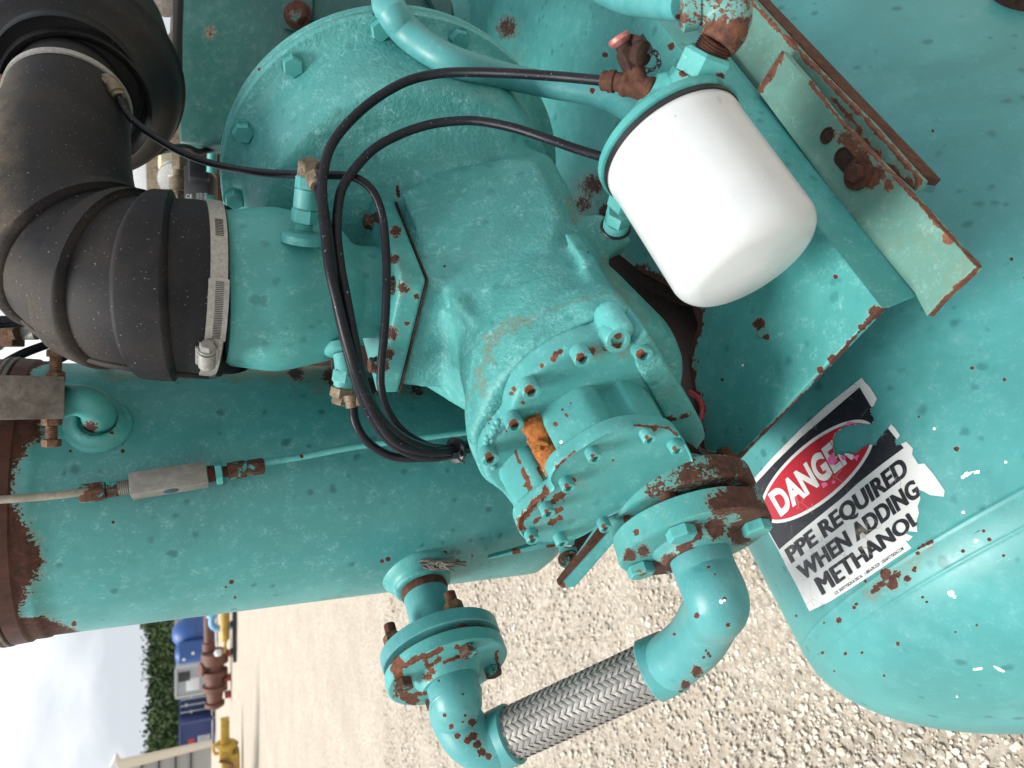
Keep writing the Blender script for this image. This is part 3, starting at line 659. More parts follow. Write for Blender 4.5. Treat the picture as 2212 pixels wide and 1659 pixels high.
# skid flange behind
t = thing('skid_angle', PZ(1980, 390, ZS), 'teal steel angle with rusty edge running under the sage foot', 'steel angle')
so_ = [PZ(*q, ZS) for q in ((1555,-40),(1590,-40),(1751,137),(1876,264),(1987,388),(1975,412),(1900,345),(1640,215),(1560,105))]
obj('plate', sheetmetal(so_, ZS, .012, .001), MT['foot'], t, sub=.012, rust=eline([(1590,-35),(1619,0),(1751,137),(1876,264),(1987,388),(1975,412),(1900,345)], 6, 1.05, .04)+eline([(1850,300),(1960,400)], 14, .95)+eline([(1800,215),(1860,280)], 7, .8), stain=[(1720,130,40,.6)])
e0, e1 = PZ(1590, -40, ZS-.008), PZ(1987, 388, ZS-.008); ed = (e1-e0).normalized(); en = V3((ed.y, -ed.x, 0))
obj('leg', box((e0+e1)/2+V3((0, 0, -.014)), (e1-e0).length/2, .004, .012, ed, en, (0, 0, 1), .001), MT['rust'], t)
# saddle under bracket: hidden posts and a dark block drawn for the shaded gap
t = thing('tank_saddle', PZ(1750, 200, ZF-.1), 'dark block in place of the shaded gap between the bent plate and the tank', 'shade_block')
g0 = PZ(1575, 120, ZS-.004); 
obj('shade_block', prism([PZ(1545,60,ZS-.006), PZ(1640,205,ZS-.006), PZ(1600,185,ZS-.006), PZ(1520,130,ZS-.006)], V3((0,0,-.12)), .001), MT['darkrust'], t)
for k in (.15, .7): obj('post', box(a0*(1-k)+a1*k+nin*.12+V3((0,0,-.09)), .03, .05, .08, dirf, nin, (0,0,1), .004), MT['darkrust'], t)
# ================================================================== COMPRESSOR
CB = P(1310, 1045, .62); ca = V3((math.sin(math.radians(42)), math.cos(math.radians(42)), 0)); ce = V3((ca.y, -ca.x, 0))
def smoothpoly(pl, res=4):
    n = len(pl); out = []
    for i in range(n):
        p0, p1, p2, p3 = [V3((*pl[(i+k) % n], 0)) for k in (-1, 0, 1, 2)]
        for k in range(res):
            t_ = k/res; q = .5*((2*p1)+(p2-p0)*t_+(2*p0-5*p1+4*p2-p3)*t_*t_+(3*p1-p0-3*p2+p3)*t_**3); out.append((q.x, q.y))
    return out
def K(s_, y, z): return CB+ca*s_+ce*y+ZZ*z
def on(u, v, s_): return PN(u, v, K(s_, 0, 0), ca)      # picture point on the plane s
comp = thing('compressor', K(.2, 0, -.15), 'teal cast screw compressor with round bell housing and bolted covers', 'compressor')
# casing : lofted rounds and the square inlet box, fused like a casting
BC = (.012, .088)
FN = (ZZ+ce*1.72-ca*.468).normalized()          # normal of the big cast facet
def fac(u, v, off=0.0): return PN(u, v, K(.2, .052, .106)-FN*off, FN)
body = join(
    loft([circ(K(.085, .010, -.010), ce, ZZ, .108), circ(K(.11, .012, -.012), ce, ZZ, .110), circ(K(.20, .012, -.012), ce, ZZ, .101), circ(K(.25, .012, -.012), ce, ZZ, .09), circ(K(.35, .012, -.005), ce, ZZ, .095), circ(K(.372, .012, .02), ce, ZZ, .125), circ(K(.392, .012, .088), ce, ZZ, .170), circ(K(.43, .012, .088), ce, ZZ, .170)]),
    loft([[K(.298+x*.078, -.013+y*.070, .128) for x, y in ((-1,-1),(1,-1),(1,1),(-1,1))], [K(.298+x*.082, -.013+y*.074, .04) for x, y in ((-1,-1),(1,-1),(1,1),(-1,1))], [K(.298+x*.085, -.013+y*.08, -.04) for x, y in ((-1,-1),(1,-1),(1,1),(-1,1))]]),
    prism([fac(*q) for q in ((862,412),(950,372),(1071,340),(1158,346),(1208,455),(1186,548),(1080,605),(975,643),(925,560))], -FN*.085),
    *[prism([fac(*e0_, .0015), fac(*e1_, .0015), fac(*c1_, .034), fac(*c0_, .034)], -FN*.07) for e0_, e1_, c1_, c0_ in (((1085,338),(1158,347),(1190,335),(1120,308)), ((1158,347),(1183,400),(1226,398),(1190,335)), ((1183,400),(1208,455),(1252,455),(1226,398)), ((1208,455),(1188,548),(1300,560),(1252,455)))],
    prism([on(975,645,.2), on(905,770,.27), on(868,832,.29), on(912,834,.265), on(1008,893,.185), on(1050,830,.14), on(1070,740,.14)], V3((0, 0, -.10))),
    # side web running down to the foot
    prism([on(*q, .112) for q in ((1300,640),(1340,640),(1398,716),(1494,880),(1440,900),(1330,760))], ca*.055),
    prism([on(*q, .165) for q in ((1255,560),(1292,560),(1345,650),(1398,760),(1330,760))], ca*.05),
    prism([P(*q, .735) for q in ((1225,470),(1300,458),(1368,514),(1366,528),(1322,546),(1300,600),(1250,560))], FW*.05),
)
# raised collar behind the cover
CF = [(1003,900),(1008,950),(1030,1000),(1075,1030),(1200,1080),(1320,1050),(1440,990),(1490,900),(1400,720),(1380,690),(1345,640),(1330,626),(1260,645),(1200,680),(1145,705),(1105,735),(1060,790),(1030,840),(1010,880)]
cf3 = [on(*q, .108) for q in CF]
body.add(loft([[p-ca*.025 for p in cf3], cf3, [K(.135, .01, 0)+(p-K(.108, .01, 0))*.93 for p in cf3]]))
body = remeshed(body, .0034, 14, .7); OBST = [body]
obj('casing', body, MT['cast'], comp, ang=0 or 60, rust=[(960,575,3.5,1),(1270,545,2.2,.9),(865,560,3,1)]+eline([(858,405),(862,425)], 5, .8),
    stain=eline([(1052,770),(1062,735),(1085,712),(1130,695)], 17, .95, .05)+eline([(1035,800),(1045,850)], 13, .8, .05)+eline([(1140,690),(1240,650),(1310,635)], 9, .6)+eline([(1300,560),(1350,640),(1390,690)], 20, .75, .04)+eline([(1232,440),(1240,475)], 14, .95)+eline([(1010,860),(1040,820)], 10, .6)+eline([(1170,520),(1260,560)], 18, .4))
# bell housing
bk = lambda s_: K(s_, *BC)
bell_g = lathe(bk(.385), ca, [(0, .165), (.0005, .1745), (.004, .178), (.05, .187), (.085, .192), (.092, .1935), (.098, .197), (.103, .206), (.105, .2155), (.108, .217), (.118, .217), (.1195, .2155), (.1215, .2155), (.123, .2175), (.135, .2175), (.138, .212)], 130); OBST.append(bell_g)
obj('bell_housing', bell_g, MT['cast'], comp, ang=50,
    rust=[(808,30,5,.9),(560,150,5,.7)], stain=[(820,60,30,.4),(490,300,25,.25),(500,370,60,.2)])
for u, v in ((825,87),(640,152),(523,287),(509,432),(1002,60)):
    p = on(u, v, .48); d = p-bk(.48); d = d.normalized()*.2035; p = bk(.486)+d
    obj('bolt', hexbolt(p, -ca, .0115, .010, random.random()), MT['teal'], comp)
for ang_ in (100, 118, 140, 160, 75): 
    d = ce*math.cos(math.radians(ang_))+ZZ*math.sin(math.radians(ang_))
    obj('bolt', hexbolt(bk(.523)+d*.205, ca, .0105, .012, random.random()), MT['teal'], comp)
# inlet flange: square plate turned corner-on
ic = K(.298, -.013, .128)
obj('inlet_flange', join(box(ic+ZZ*.0135, .083, .075, .0125, ca, ce, ZZ, .004, 3)), MT['teal'], comp, sub=.02, rust=[(855,500,14,.85),(850,560,14,.75),(870,620,20,.62),(845,720,16,.9),(838,765,14,.9),(830,790,14,.95),(880,700,8,.75),(815,470,12,1.1),(900,640,10,.7)], stain=[(860,600,60,.5)])
obj('gasket', box(ic+ZZ*.0003, .0835, .0755, .0008, ca, ce, ZZ), MT['darkrust'], comp)
for x, y in ((-.062, .052), (.062, .052), (-.062, -.052)):
    obj('bolt', hexbolt(ic+ca*x+ce*y+ZZ*.026, ZZ, .0085, .007, .4), MT['rustteal'], comp)
# front cover flange with lobes
CV = [(1031,985),(1045,1008),(1071,1029),(1110,1070),(1200,1090),(1320,1060),(1440,1000),(1490,930),(1498,886),(1412,737),(1399,718),(1368,702),(1340,694),(1327,685),(1300,690),(1232,707),(1163,742),(1112,786),(1088,830),(1078,875),(1046,915),(1030,950)]
cv3 = [on(u, v, .082) for u, v in smoothpoly(CV, 3)]; cvc = K(.082, .01, -.01)
cov = loft([[cvc-ca*.0245+(p-cvc)*.975 for p in cv3], [cvc-ca*.022+(p-cvc)*.992 for p in cv3], cv3])
cov.add(loft([circ(on(1345, 724, .053), ce, ZZ, .0115, 24), circ(on(1345, 724, .053)+ca*.034, ce, ZZ, .0125, 24)]))
cov = remeshed(cov, .0026, 3, .5); OBST.append(cov)
obj('cover_flange', cov, MT['worn'], comp, ang=60, rust=[(1170,790,5.2,.95),(1195,775,6.0,.9),(1110,840,5.2,.95),(1105,850,4.5,.9),(1098,900,3.8,.9),(1095,930,4.5,.8),(1115,975,3.8,.7),(1060,905,3.8,.75),(1130,870,4.5,.8),(1310,750,9.0,.85),(1335,725,9.0,.9),(1280,760,9.0,.8),(1210,760,6.0,.9),(1200,765,6.0,.9)], stain=[(1360,740,30,.9),(1345,760,20,.9),(1290,755,24,.9),(1310,745,20,.9),(1150,860,14,.6),(1240,780,18,.7),(1120,945,12,.5)])
# pump body: two lobes with a deep groove between, then the end plate
PL = [(1129,1104),(1165,1075),(1194,1053),(1186,1030),(1203,1000),(1249,967),(1300,936),(1351,919),(1403,916),(1453,925),(1480,955),(1498,1000),(1480,1035),(1400,1075),(1317,1112),(1283,1140),(1235,1165),(1187,1174),(1146,1171),(1122,1150),(1116,1125)]
pl3 = [on(u, v, 0) for u, v in smoothpoly(PL)]
PLb = [(1132,1108),(1165,1078),(1190,1066),(1215,1066),(1238,1046),(1230,1014),(1215,1000),(1252,972),(1300,943),(1330,936),(1345,940),(1360,950),(1385,932),(1403,922),(1440,930),(1462,945),(1490,1003),(1470,1035),(1400,1070),(1317,1105),(1283,1132),(1235,1158),(1187,1166),(1150,1163),(1128,1145),(1122,1125)]
sp = [on(u, v, 0) for u, v in smoothpoly(PLb)]; cen = K(0, 0, 0)
def shift(pl, s_, k): return [cen+(p-cen)*k+ca*s_ for p in pl]
pb = remeshed(join(loft([shift(sp, .008, .985), shift(sp, .03, .99), shift(sp, .05, 1.0), shift(sp, .066, 1.03)])), .0022, 2, .5)
obj('pump_body', pb, MT['worn'], comp, ang=50, rust=eline([(1130,1018),(1142,1050),(1146,1068)], 6, 1.0, .09)+eline([(1112,972),(1122,1000)], 3, .9, .09)+eline([(1162,1010),(1178,1045)], 4, .8)+[(1200,916,5,1.0),(1215,885,2.5,.9),(1225,898,3,.9),(1198,834,3,1),(1117,836,4,1),(1108,848,4,1),(1223,895,3,.9),(1096,896,3,1),(1092,902,2.5,1),(1215,960,3,.9),(1180,992,3,.8),(1233,871,2,1)], flake=[(1240,812,6,1),(1212,955,4,.9)], stain=[(1200,900,30,.25),(1160,900,20,.6),(1420,900,24,.5)])
ep = loft([shift(pl3, -.0005, .97), shift(pl3, -.002, .985), shift(pl3, -.0, 1.0), shift(pl3, .011, 1.0), shift(pl3, .0125, .98)])
obj('end_plate', ep, MT['worn'], comp, ang=40, sub=.008, rust=eline([(1224,1062),(1196,1080)], 7, 1.05, .08)+eline([(1210,1098),(1192,1104)], 6, 1.05, .08)+eline([(1210,1118),(1188,1130)], 5, 1.05, .08)+eline([(1180,1062),(1150,1092),(1128,1122),(1124,1138)], 8, 1.0, .07)+eline([(1168,1118),(1155,1128)], 4, 1.0)+eline([(1368,918),(1443,924),(1462,940)], 2.6, 1.0, .1)+eline([(1200,1010),(1240,975)], 2.4, .9, .1)+[(1413,928,5,1),(1238,1037,6,1.0),(1158,1148,4,1),(1220,1157,3,1),(1324,994,2.5,1),(1410,948,6,.9)], stain=[(1245,1043,14,.7),(1265,1045,12,.6),(1385,925,20,.5)])
# orange corroded groove between the lobes: rough rust layer lying in the groove
gp = [(1112,898),(1140,925),(1152,955),(1166,985),(1180,1015),(1192,1040)]
gs = [.058, .050, .040, .028, .016, .006]
rg = tube([on(u+5, v+2, s_)+(K(s_, 0, 0)-on(u+5, v+2, s_)).normalized()*.0120 for (u, v), s_ in zip(gp, gs)], [.010, .0135, .0145, .0145, .0135, .010], 40, 14)
for i, v_ in enumerate(rg.v): rg.v[i] = v_+V3((1, .6, 1))*(.0035*noise.noise(v_*120)+.0018*noise.noise(v_*400))
obj('corroded_groove', rg, MT['groove'], comp, ang=70, rust=[('f', lambda p, q: max(0, min(1.1, (1062-q[1])/90+.25+.5*noise.noise(V3((q[0]*.06, q[1]*.06, 0))))))], stain=[(1185,1040,30,.6)])
obj('pipe_plug', join(hexn(on(1162, 966, .034)+(K(.034, 0, 0)-on(1162, 966, .034)).normalized()*.001, (-ca-ce*.5+ZZ*.3), .0055, .004, .2), lathe(on(1168, 958, .034), (-ca-ce*.5+ZZ*.3), [(0, .0075), (.0015, .0075), (.002, .006)], 20)), MT['orange'], comp)
for u, v, s_ in ((1252,765,.058),(1382,758,.058),(1142,835,.058),(1107,908,.058),(1055,980,.058)):
    p = on(u-3, v-8, s_)
    obj('socket_screw', capscrew(p, -ca, .0082, .0125), MT['worn'], comp, rust=[(u+2, v+7, 9, 1.15)])
for u, v in ((1395,938),(1455,962),(1278,978),(1222,1042),(1179,1097),(1146,1154),(1209,1162),(1302,1130)):
    p = on(u-2, v-6, 0)
    obj('socket_screw', capscrew(p, -ca, .0062, .0105), MT['worn'], comp, rust=[(u+2, v+7, 5, 1.1)] if v != 1162 else None)
# weld-like cast beads on the cover
for (q0, q1) in (((1078,915),(1052,955)), ((1048,990),(1068,1010))):
    g = G(); 
    for i in range(9):
        t_ = i/8; p = on(q0[0]*(1-t_)+q1[0]*t_+random.uniform(-3, 3), q0[1]*(1-t_)+q1[1]*t_+random.uniform(-3, 3), .057); g.add(lathe(p+ca*.002, -ca, [(0, .0035), (.003, .003), (.0042, 0)], 8))
    obj('cast_bead', g, MT['worn'], comp, ang=80)
# foot block on the lower right flank
fb = [on(*q, .052) for q in ((1398,716),(1412,735),(1500,884),(1492,903),(1445,915),(1380,800),(1370,740))]
fbk = prism(fb, ca*.045, .003)
obj('mounting_foot', fbk, MT['cast'], comp, sub=.02, rust=[(1480,905,14,1.0),(1450,912,14,.95),(1497,895,8,.8),(1405,722,5,.8)], stain=[(1440,830,60,.45),(1400,740,24,.6)])
# boss with port near the top of the cover
pbp = on(1334, 742, .052); obj('port_boss', lathe(pbp+ca*.012, (-ca+ZZ*.1+ce*.3), [(0, .013), (.012, .012), (.014, .0105), (.0142, .007), (.010, .0065), (.010, 0)], 24), MT['worn'], comp, rust=[(1332,740,12,.9)])
# ================================================================== INLET ADAPTER, HOSES, AIR CLEANER
ax0 = ic+ZZ*.026; IX, IY = P(478, 622, .690).x, P(478, 622, .690).y
top = P(478, 624, .690); axd = (top-ax0); AL = axd.length; axd.normalize()
ad = thing('inlet_adapter', ax0, 'smooth teal reducer between the black rubber elbow and the compressor inlet flange', 'pipe reducer')
adg = lathe(ax0, axd, [(0, .050), (.02, .050), (.028, .053), (.040, .066), (.052, .0735), (.066, .0765), (.090, .0815), (AL-.050, .0835), (AL-.038, .0825), (AL-.004, .0765), (AL, .074)], 90); OBST.append(adg)
obj('shell', adg, MT['teal'], ad, ang=50, rust=[(740,555,6,.0)], stain=[(470,620,10,.2)])
def fitting_boss(p, d, r): return lathe(p, d, [(-.006, r*1.5), (.001, r*1.45), (.003, r*1.25), (.004, r)], 30)
bp = P(655, 500, .655); 
obj('boss', fitting_boss(bp+V3((-.004, 0, 0)), (P(662, 400, .64)-bp), .014), MT['teal'], ad)
# rubber elbow
ec = [(496,627,.690,.083),(478,627,.690,.084),(420,622,.678,.0845),(345,618,.668,.083),(262,604,.668,.081),(188,562,.675,.078),(140,492,.69,.0745),(128,410,.712,.0695),(134,325,.745,.0655),(146,250,.78,.0625),(151,222,.795,.0615)]
epts = [P(a, b, c_) for a, b, c_, _ in ec]; el = thing('rubber_elbow', P(262, 604, .668), 'large ribbed black rubber elbow, dusty brown on its outer bend', 'rubber hose')
dust = [('f', lambda p, q: max(0, min(1, (75-q[0])/80))*1.0 if q[1] < 500 else max(0, min(1, (110-q[0]+(q[1]-560)*.8)/120))*.55*(1 if q[0] < 330 else 0))]
obj('hose', tube(epts, [r for *_, r in ec], 64, 10), MT['rubber'], el, ang=60, stain=dust)
cc = catmull(epts, 10); rr = lerpl([r for *_, r in ec], len(cc))
for k_, w_ in ((29, 3.2), (41, 3.0), (52, 3.0)):       # moulded ribs
    ii = range(int(k_-w_), int(k_+w_)+1); pts = [cc[i] for i in ii]; n_ = len(pts)
    obj('rib', tube(pts, [rr[i]+(.0078 if 0 < j < n_-1 else .001) for j, i in enumerate(ii)], 64, 3), MT['rubber'], el, ang=50, stain=dust)
# outer seam rib along the bend
tn = [(cc[min(i+1, len(cc)-1)]-cc[i-1]).normalized() for i in range(1, len(cc)-1)]
def outer(i, off):
    t_ = tn[i-1]; o_ = (V3((-1, -.1, .55))); o_ = (o_-t_*o_.dot(t_)).normalized(); return cc[i]+o_*(rr[i]+off)
obj('seam', tube([outer(i, .0) for i in range(8, 78, 6)], .0045, 10), MT['rubber'], el, stain=dust)
def clamp(i0, i1, label, screw_ang, group=None):
    pass
cd = (epts[1]-epts[2]).normalized(); cp_ = P(432, 623, .681)
t = thing('hose_clamp', cp_, 'slotted worm drive hose clamp with hex screw on the elbow beside the teal reducer', 'hose clamp', 'hose clamps on the rubber elbow')
obj('band', lathe(cp_-cd*.0, cd, [(0, .0842), (.0004, .0862), (.0145, .0862), (.015, .0842)], 90), MT['band'], t)
dd, xx, yy = perp(cd)
def bandpt(u, v, r, off=.0):
    # nearest point of the band cylinder to the picture ray
    d = P(u, v, 1)-CP; d2 = d-dd*d.dot(dd); o = CP-cp_; o2 = o-dd*o.dot(dd); A = d2.dot(d2); B_ = 2*d2.dot(o2); C_ = o2.dot(o2)-r*r; D_ = max(0, B_*B_-4*A*C_)
    return CP+d*((-B_-math.sqrt(D_))/2/A)
def bandangle(p): q = p-cp_; return math.atan2(q.dot(yy), q.dot(xx))
aA, aB = bandangle(bandpt(445, 597, .087)), bandangle(bandpt(447, 735, .087)); aC = bandangle(bandpt(438, 470, .087)); 
def strip(a0_, a1_, r, w0, w1, n=40, th_=.0012, cham=False):
    g = G(); 
    for i in range(n+1):
        a = a0_+(a1_-a0_)*i/n; c_ = xx*math.cos(a)+yy*math.sin(a); k0, k1 = w0, w1
        if cham and i == 0: k0, k1 = w0+.003, w1-.003
        g.v += [cp_+c_*r+dd*k0, cp_+c_*r+dd*k1, cp_+c_*(r+th_)+dd*k1, cp_+c_*(r+th_)+dd*k0]
    for i in range(n):
        b_ = 4*i
        for j in range(4): g.f.append((b_+j, b_+(j+1) % 4, b_+4+(j+1) % 4, b_+4+j))
    g.f += [(0, 1, 2, 3), tuple(4*n+j for j in (3, 2, 1, 0))]; return g
obj('band_end', strip(aA, aB, .0864, -.0012, .0160, cham=True), MT['band'], t)
sg = G(); 
da = (aB-aA)
for i in range(33):
    a = aA+da*(.06+.88*i/32); sg.add(strip(a, a+da*.011, .0877, .0045, .0115, 1, .0003))
for i in range(11):
    a = aC+da*(-.03+.40*i/12); sg.add(strip(a, a+da*.011, .0862+.0001, .0045, .0115, 1, .0003))
obj('slot', sg, MT['slot'], t, ang=0)
hp = bandpt(447, 752, .089); hd = (bandpt(446, 790, .087)-bandpt(447, 730, .087)).normalized(); hn = (hp-cp_-dd*(hp-cp_).dot(dd)).normalized()
obj('screw_housing', join(tube([hp+hd*.002+hn*.003+dd*.0, hp+hd*.020+hn*.003], .0075, 18, 2), box(hp+hd*.010, .0095, .011, .0022, dd, hd, hn, .001)), MT['band'], t)
obj('screw', join(lathe(hp-hd*.001+hn*.0035, -hd, [(0, .0078), (.0016, .0078), (.002, .006)], 20), hexn(hp-hd*.002+hn*.0035, -hd, .0068, .007, .2)), MT['band'], t)
i_ = len(cc)-9; cdir = (cc[i_+3]-cc[i_-3]).normalized()
t = thing('hose_clamp', cc[i_+5], 'plain pale hose clamp at the dusty upper end of the rubber elbow', 'hose clamp', 'hose clamps on the rubber elbow')
obj('band', lathe(cc[i_+5], cdir, [(0, .0612), (.0004, .0640), (.010, .0632), (.0105, .060)], 80), MT['band'], t)
sp_ = P(10, 190, .80); obj('screw', join(tube([P(6, 165, .8), P(14, 235, .79)], .004, 10, 2), hexn(P(14, 240, .79), (-1, 0, .1), .006, .006)), MT['rustbolt'], t)
# air cleaner
ap, ad_ = P(150, 205, .82), (P(175, 20, 1.22)-P(150, 205, .82)).normalized()
t = thing('air_cleaner', P(180, 60, 1.1), 'big dusty black round air cleaner housing behind the rubber elbow', 'air cleaner')
obj('outlet', lathe(ap-ad_*.02, ad_, [(0, .050), (.02, .056), (.10, .057)], 60), MT['plastic'], t)
obj('housing', lathe(ap+ad_*.05-UP*.010-RX*.022, ad_, [(0, .072), (-.006, .076), (-.008, .080), (.0, .083), (.02, .086), (.035, .095), (.05, .108), (.055, .114), (.07, .118), (.085, .121), (.11, .123), (.115, .128), (.128, .128), (.13, .123), (.42, .123)], 110), MT['plastic'], t, ang=38, stain=[(260,90,90,.7),(60,60,60,.6),(150,110,60,.35),(90,200,30,.4),(300,60,50,.7)])
obj('collar', lathe(ap+ad_*.035, ad_, [(0, .069), (-.004, .079), (.0, .081), (.03, .081)], 80), MT['plastic'], t, stain=[(100,120,50,.4)])
lg = G()
for q0, q1, w_ in (((0, 40), (92, 40), .05), ((92, 0), (120, 55), .012)):
    pass
obj('rib', join(box(P(35, 15, .93), .045, .035, .03, (P(90, 20, .93)-P(0, 10, .93)), (0, 0, 1), ad_, .01), tube([P(150, 0, .97), P(145, 40, .95), P(95, 48, .93), P(65, 60, .92), P(0, 55, .9)], .010, 12)), MT['plastic'], t, stain=[(40,40,60,.8)])
# ------------------------------------------------------------------ engine side cover behind the bell
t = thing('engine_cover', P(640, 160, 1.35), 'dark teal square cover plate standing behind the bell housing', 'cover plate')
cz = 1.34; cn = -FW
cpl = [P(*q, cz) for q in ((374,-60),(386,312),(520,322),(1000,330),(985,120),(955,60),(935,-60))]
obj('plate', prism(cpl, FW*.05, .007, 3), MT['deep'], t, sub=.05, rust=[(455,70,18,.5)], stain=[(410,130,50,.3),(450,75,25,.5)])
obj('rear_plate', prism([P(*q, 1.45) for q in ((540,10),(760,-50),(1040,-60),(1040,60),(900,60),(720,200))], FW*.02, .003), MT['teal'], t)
obj('lug', prism([P(*q, 1.30) for q in ((905,-40),(960,-40),(978,10),(975,45),(950,52),(940,20))], FW*.04, .004), MT['deep'], t)
obj('frame', prism([P(*q, 1.60) for q in ((1068,-60),(1092,-60),(1090,160),(1062,150))], FW*.03, .003), MT['teal'], t)
obj('bolt', join(hexbolt(P(644, 33, 1.30), -FW, .021, .016, .1), lathe(P(644, 33, 1.32), -FW, [(0, .027), (.004, .027), (.0045, 0)], 30)), MT['deep'], t, rust=[('f', lambda p, q: .0 if math.hypot(q[0]-644, q[1]-33) < 13 else .95)])
obj('mount_plate', prism([P(*q, 1.332) for q in ((608,-20),(676,-20),(674,40),(648,68),(612,60))], FW*.006, .001), MT['deep'], t)
# engine block coloured black to stand for the shadow space behind
t = thing('engine_block', P(900, 0, 1.8), 'engine block coloured black as the shade behind the cover and the bell housing', 'engine')
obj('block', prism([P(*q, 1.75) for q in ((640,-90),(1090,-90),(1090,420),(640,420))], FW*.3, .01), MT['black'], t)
t = thing('brace_plate', P(355, 60, 1.15), 'pale dirty brace plate with two open holes between air cleaner and cover', 'bracket')
obj('plate', join(prism([P(*q, 1.25) for q in ((290,-30),(384,-30),(384,34),(352,34),(318,24))], FW*.006, .001), prism([P(*q, 1.25) for q in ((368,30),(384,30),(384,100),(360,106),(352,88),(366,70))], FW*.006, .001)), MT['greyblock'], t)
obj('edge', prism([P(*q, 1.24) for q in ((372,-20),(387,-20),(384,60),(384,245),(374,248),(372,180))], FW*.02, .002), MT['dark'], t)
obj('clip', prism([P(*q, 1.23) for q in ((362,180),(376,160),(384,185),(384,245),(362,245))], FW*.02, .002), MT['black'], t)
# ================================================================== OIL FILTER AND HEAD
f0, f1 = P(1452, 322, .600), P(1634, 588, .548); fd = (f1-f0).normalized(); FL = (f1-f0).length; fr = .0625
t = thing('oil_filter', (f0+f1)/2, 'glossy white spin-on oil filter canister hanging under the teal filter head', 'oil filter')
Rf = fr*.985
cp2 = [(0, fr*.97), (.002, fr), (.008, fr*1.003), (.010, fr*.985), (.014, fr*.99), (FL-.024, Rf), (FL-.0235, Rf)]
for i in range(1, 15):
    a = i/14*math.radians(78); cp2.append((FL-.0235+.021*math.sin(a), Rf-.021*(1-math.cos(a))))
for i in range(1, 7): cp2.append((FL-.003+.0068*math.sin(i/6*math.pi/2), (Rf-.0166)*(1-i/6)))
obj('canister', lathe(f0, fd, cp2, 120), MT['white'], t, ang=60, stain=[(1570,235,22,.75),(1590,260,16,.6),(1550,215,14,.45),(1350,430,8,.25),(1585,245,10,.8)])
obj('gasket', lathe(f0-fd*.0035, fd, [(0, fr*.97), (.0005, fr*1.02), (.0045, fr*1.02), (.0050, fr*.97)], 90), MT['black'], t)
hdt = thing('filter_head', f0-fd*.03, 'teal cast filter head with hex ports clamped above the white oil filter', 'filter head')
hb = join(lathe(f0-fd*.021, fd, [(0, .036), (.003, .052), (.007, .0605), (.010, .0655), (.0165, .0660), (.0175, .064)], 96))
obj('ring', hb, MT['teal'], hdt, rust=[(1340,300,6,.6),(1590,235,8,.8)], flake=[(1337,330,8,.75),(1333,350,8,.7),(1335,310,7,.7)])
hc_ = f0-fd*.024
obj('body', remeshed(join(lathe(hc_-fd*.012, fd, [(0, .034), (.014, .046)], 40), tube([hc_+(P(1448, 205, .60)-hc_)*.2, P(1490, 190, .585)], .024, 20, 2), tube([hc_, P(1425, 205, .61)], .014, 16, 2), tube([hc_, P(1480, 200, .60)], .03, 16, 2), tube([hc_, P(1360, 400, .625)], .016, 16, 2)), .0025, 3), MT['teal'], hdt, ang=60)
# big hex union on top
u0, u1 = P(1507, 170, .580), P(1533, 116, .568); ud = (u1-u0).normalized()
obj('hex_union', join(lathe(u0-ud*.012, ud, [(0, .026), (.014, .023)], 30), hexn(u0, ud, .0225, .022, .35, .12)), MT['teal'], hdt, rust=[(1475,160,10,.8),(1480,175,8,.75),(1555,170,12,.9)], sub=.006)
obj('cone', loft([circ(u0-ud*.020, perp(ud)[1], perp(ud)[2], .030, 24), circ(u0-ud*.001, perp(ud)[1], perp(ud)[2], .020, 24)]), MT['teal'], hdt)
# lower port fitting
q0, q1 = P(1352, 415, .640), P(1330, 490, .690); qd = (q1-q0).normalized(); QL = (q1-q0).length
t2 = thing('hex_fitting', q1, 'teal double hex fitting between the filter head and the casing lug', 'pipe fitting')
obj('nut', hexn(q0-qd*.006, qd, .0155, .024, .5), MT['teal'], t2, rust=[(1362,410,7,.8)], sub=.006)
obj('nut', hexn(q0+qd*(QL*.50), qd, .0135, QL*.30, .2), MT['teal'], t2)
obj('thread', thread(q0+qd*(QL*.78), qd, .0130, QL*.25), MT['teal'], t2)
obj('o_ring', lathe(q1-qd*.001, qd, [(0, .0145), (.0015, .0155), (.003, .0145)], 30), MT['black'], t2)
# threaded stem and rusty elbow with top pipe
t = thing('pipe_elbow', P(1560, 40, .565), 'chipped rusty pipe elbow above the filter with flaking teal paint', 'pipe elbow')
w0 = u1+ud*.003
el_p = [w0, P(1548, 92, .562), P(1572, 52, .560), P(1560, 18, .560), P(1526, 14, .562), P(1478, 22, .566)]
obj('thread', thread(u1-ud*.001, (P(1548, 92, .562)-u1).normalized(), .0150, .012, .0022), MT['rust'], t)
chip = MT['elbowp'] = paint('elbow_paint', (.056, .256, .246), chalk=.4, drops=.1, rough=.42, chips=-.56, rustc=(.075, .03, .02))
obj('body', remeshed(join(tube([P(1546, 98, .562), P(1566, 68, .560), P(1574, 40, .560)], [.0160, .0180, .0175], 28, 6), tube([P(1577, 62, .560), P(1574, 30, .560), P(1552, 10, .561), P(1518, 4, .562), P(1500, 5, .563)], [.0165, .0185, .0185, .0170, .0160], 28, 6)), .0018, 3), chip, t, ang=70,
    rust=[(1560,85,34,.55),(1590,60,20,.45),(1530,60,16,.3)])
obj('collar', lathe(P(1508, 5, .564), (P(1470, 12, .566)-P(1508, 5, .564)).normalized(), [(0, .0175), (.001, .0200), (.013, .0205), (.0145, .0175), (.0147, .0145)], 40), chip, t, rust=[(1465,40,14,.5)])
t = thing('teal_pipe', P(1400, 8, .62), 'teal pipe entering the rusty elbow from the top of the picture', 'pipe')
obj('pipe', tube([P(1480, 8, .566), P(1420, 0, .60), P(1340, -14, .66), P(1250, -60, .74)], [.0135, .0150, .016, .017], 24), MT['pipe'], t, rust=[(1466,36,8,.9)])
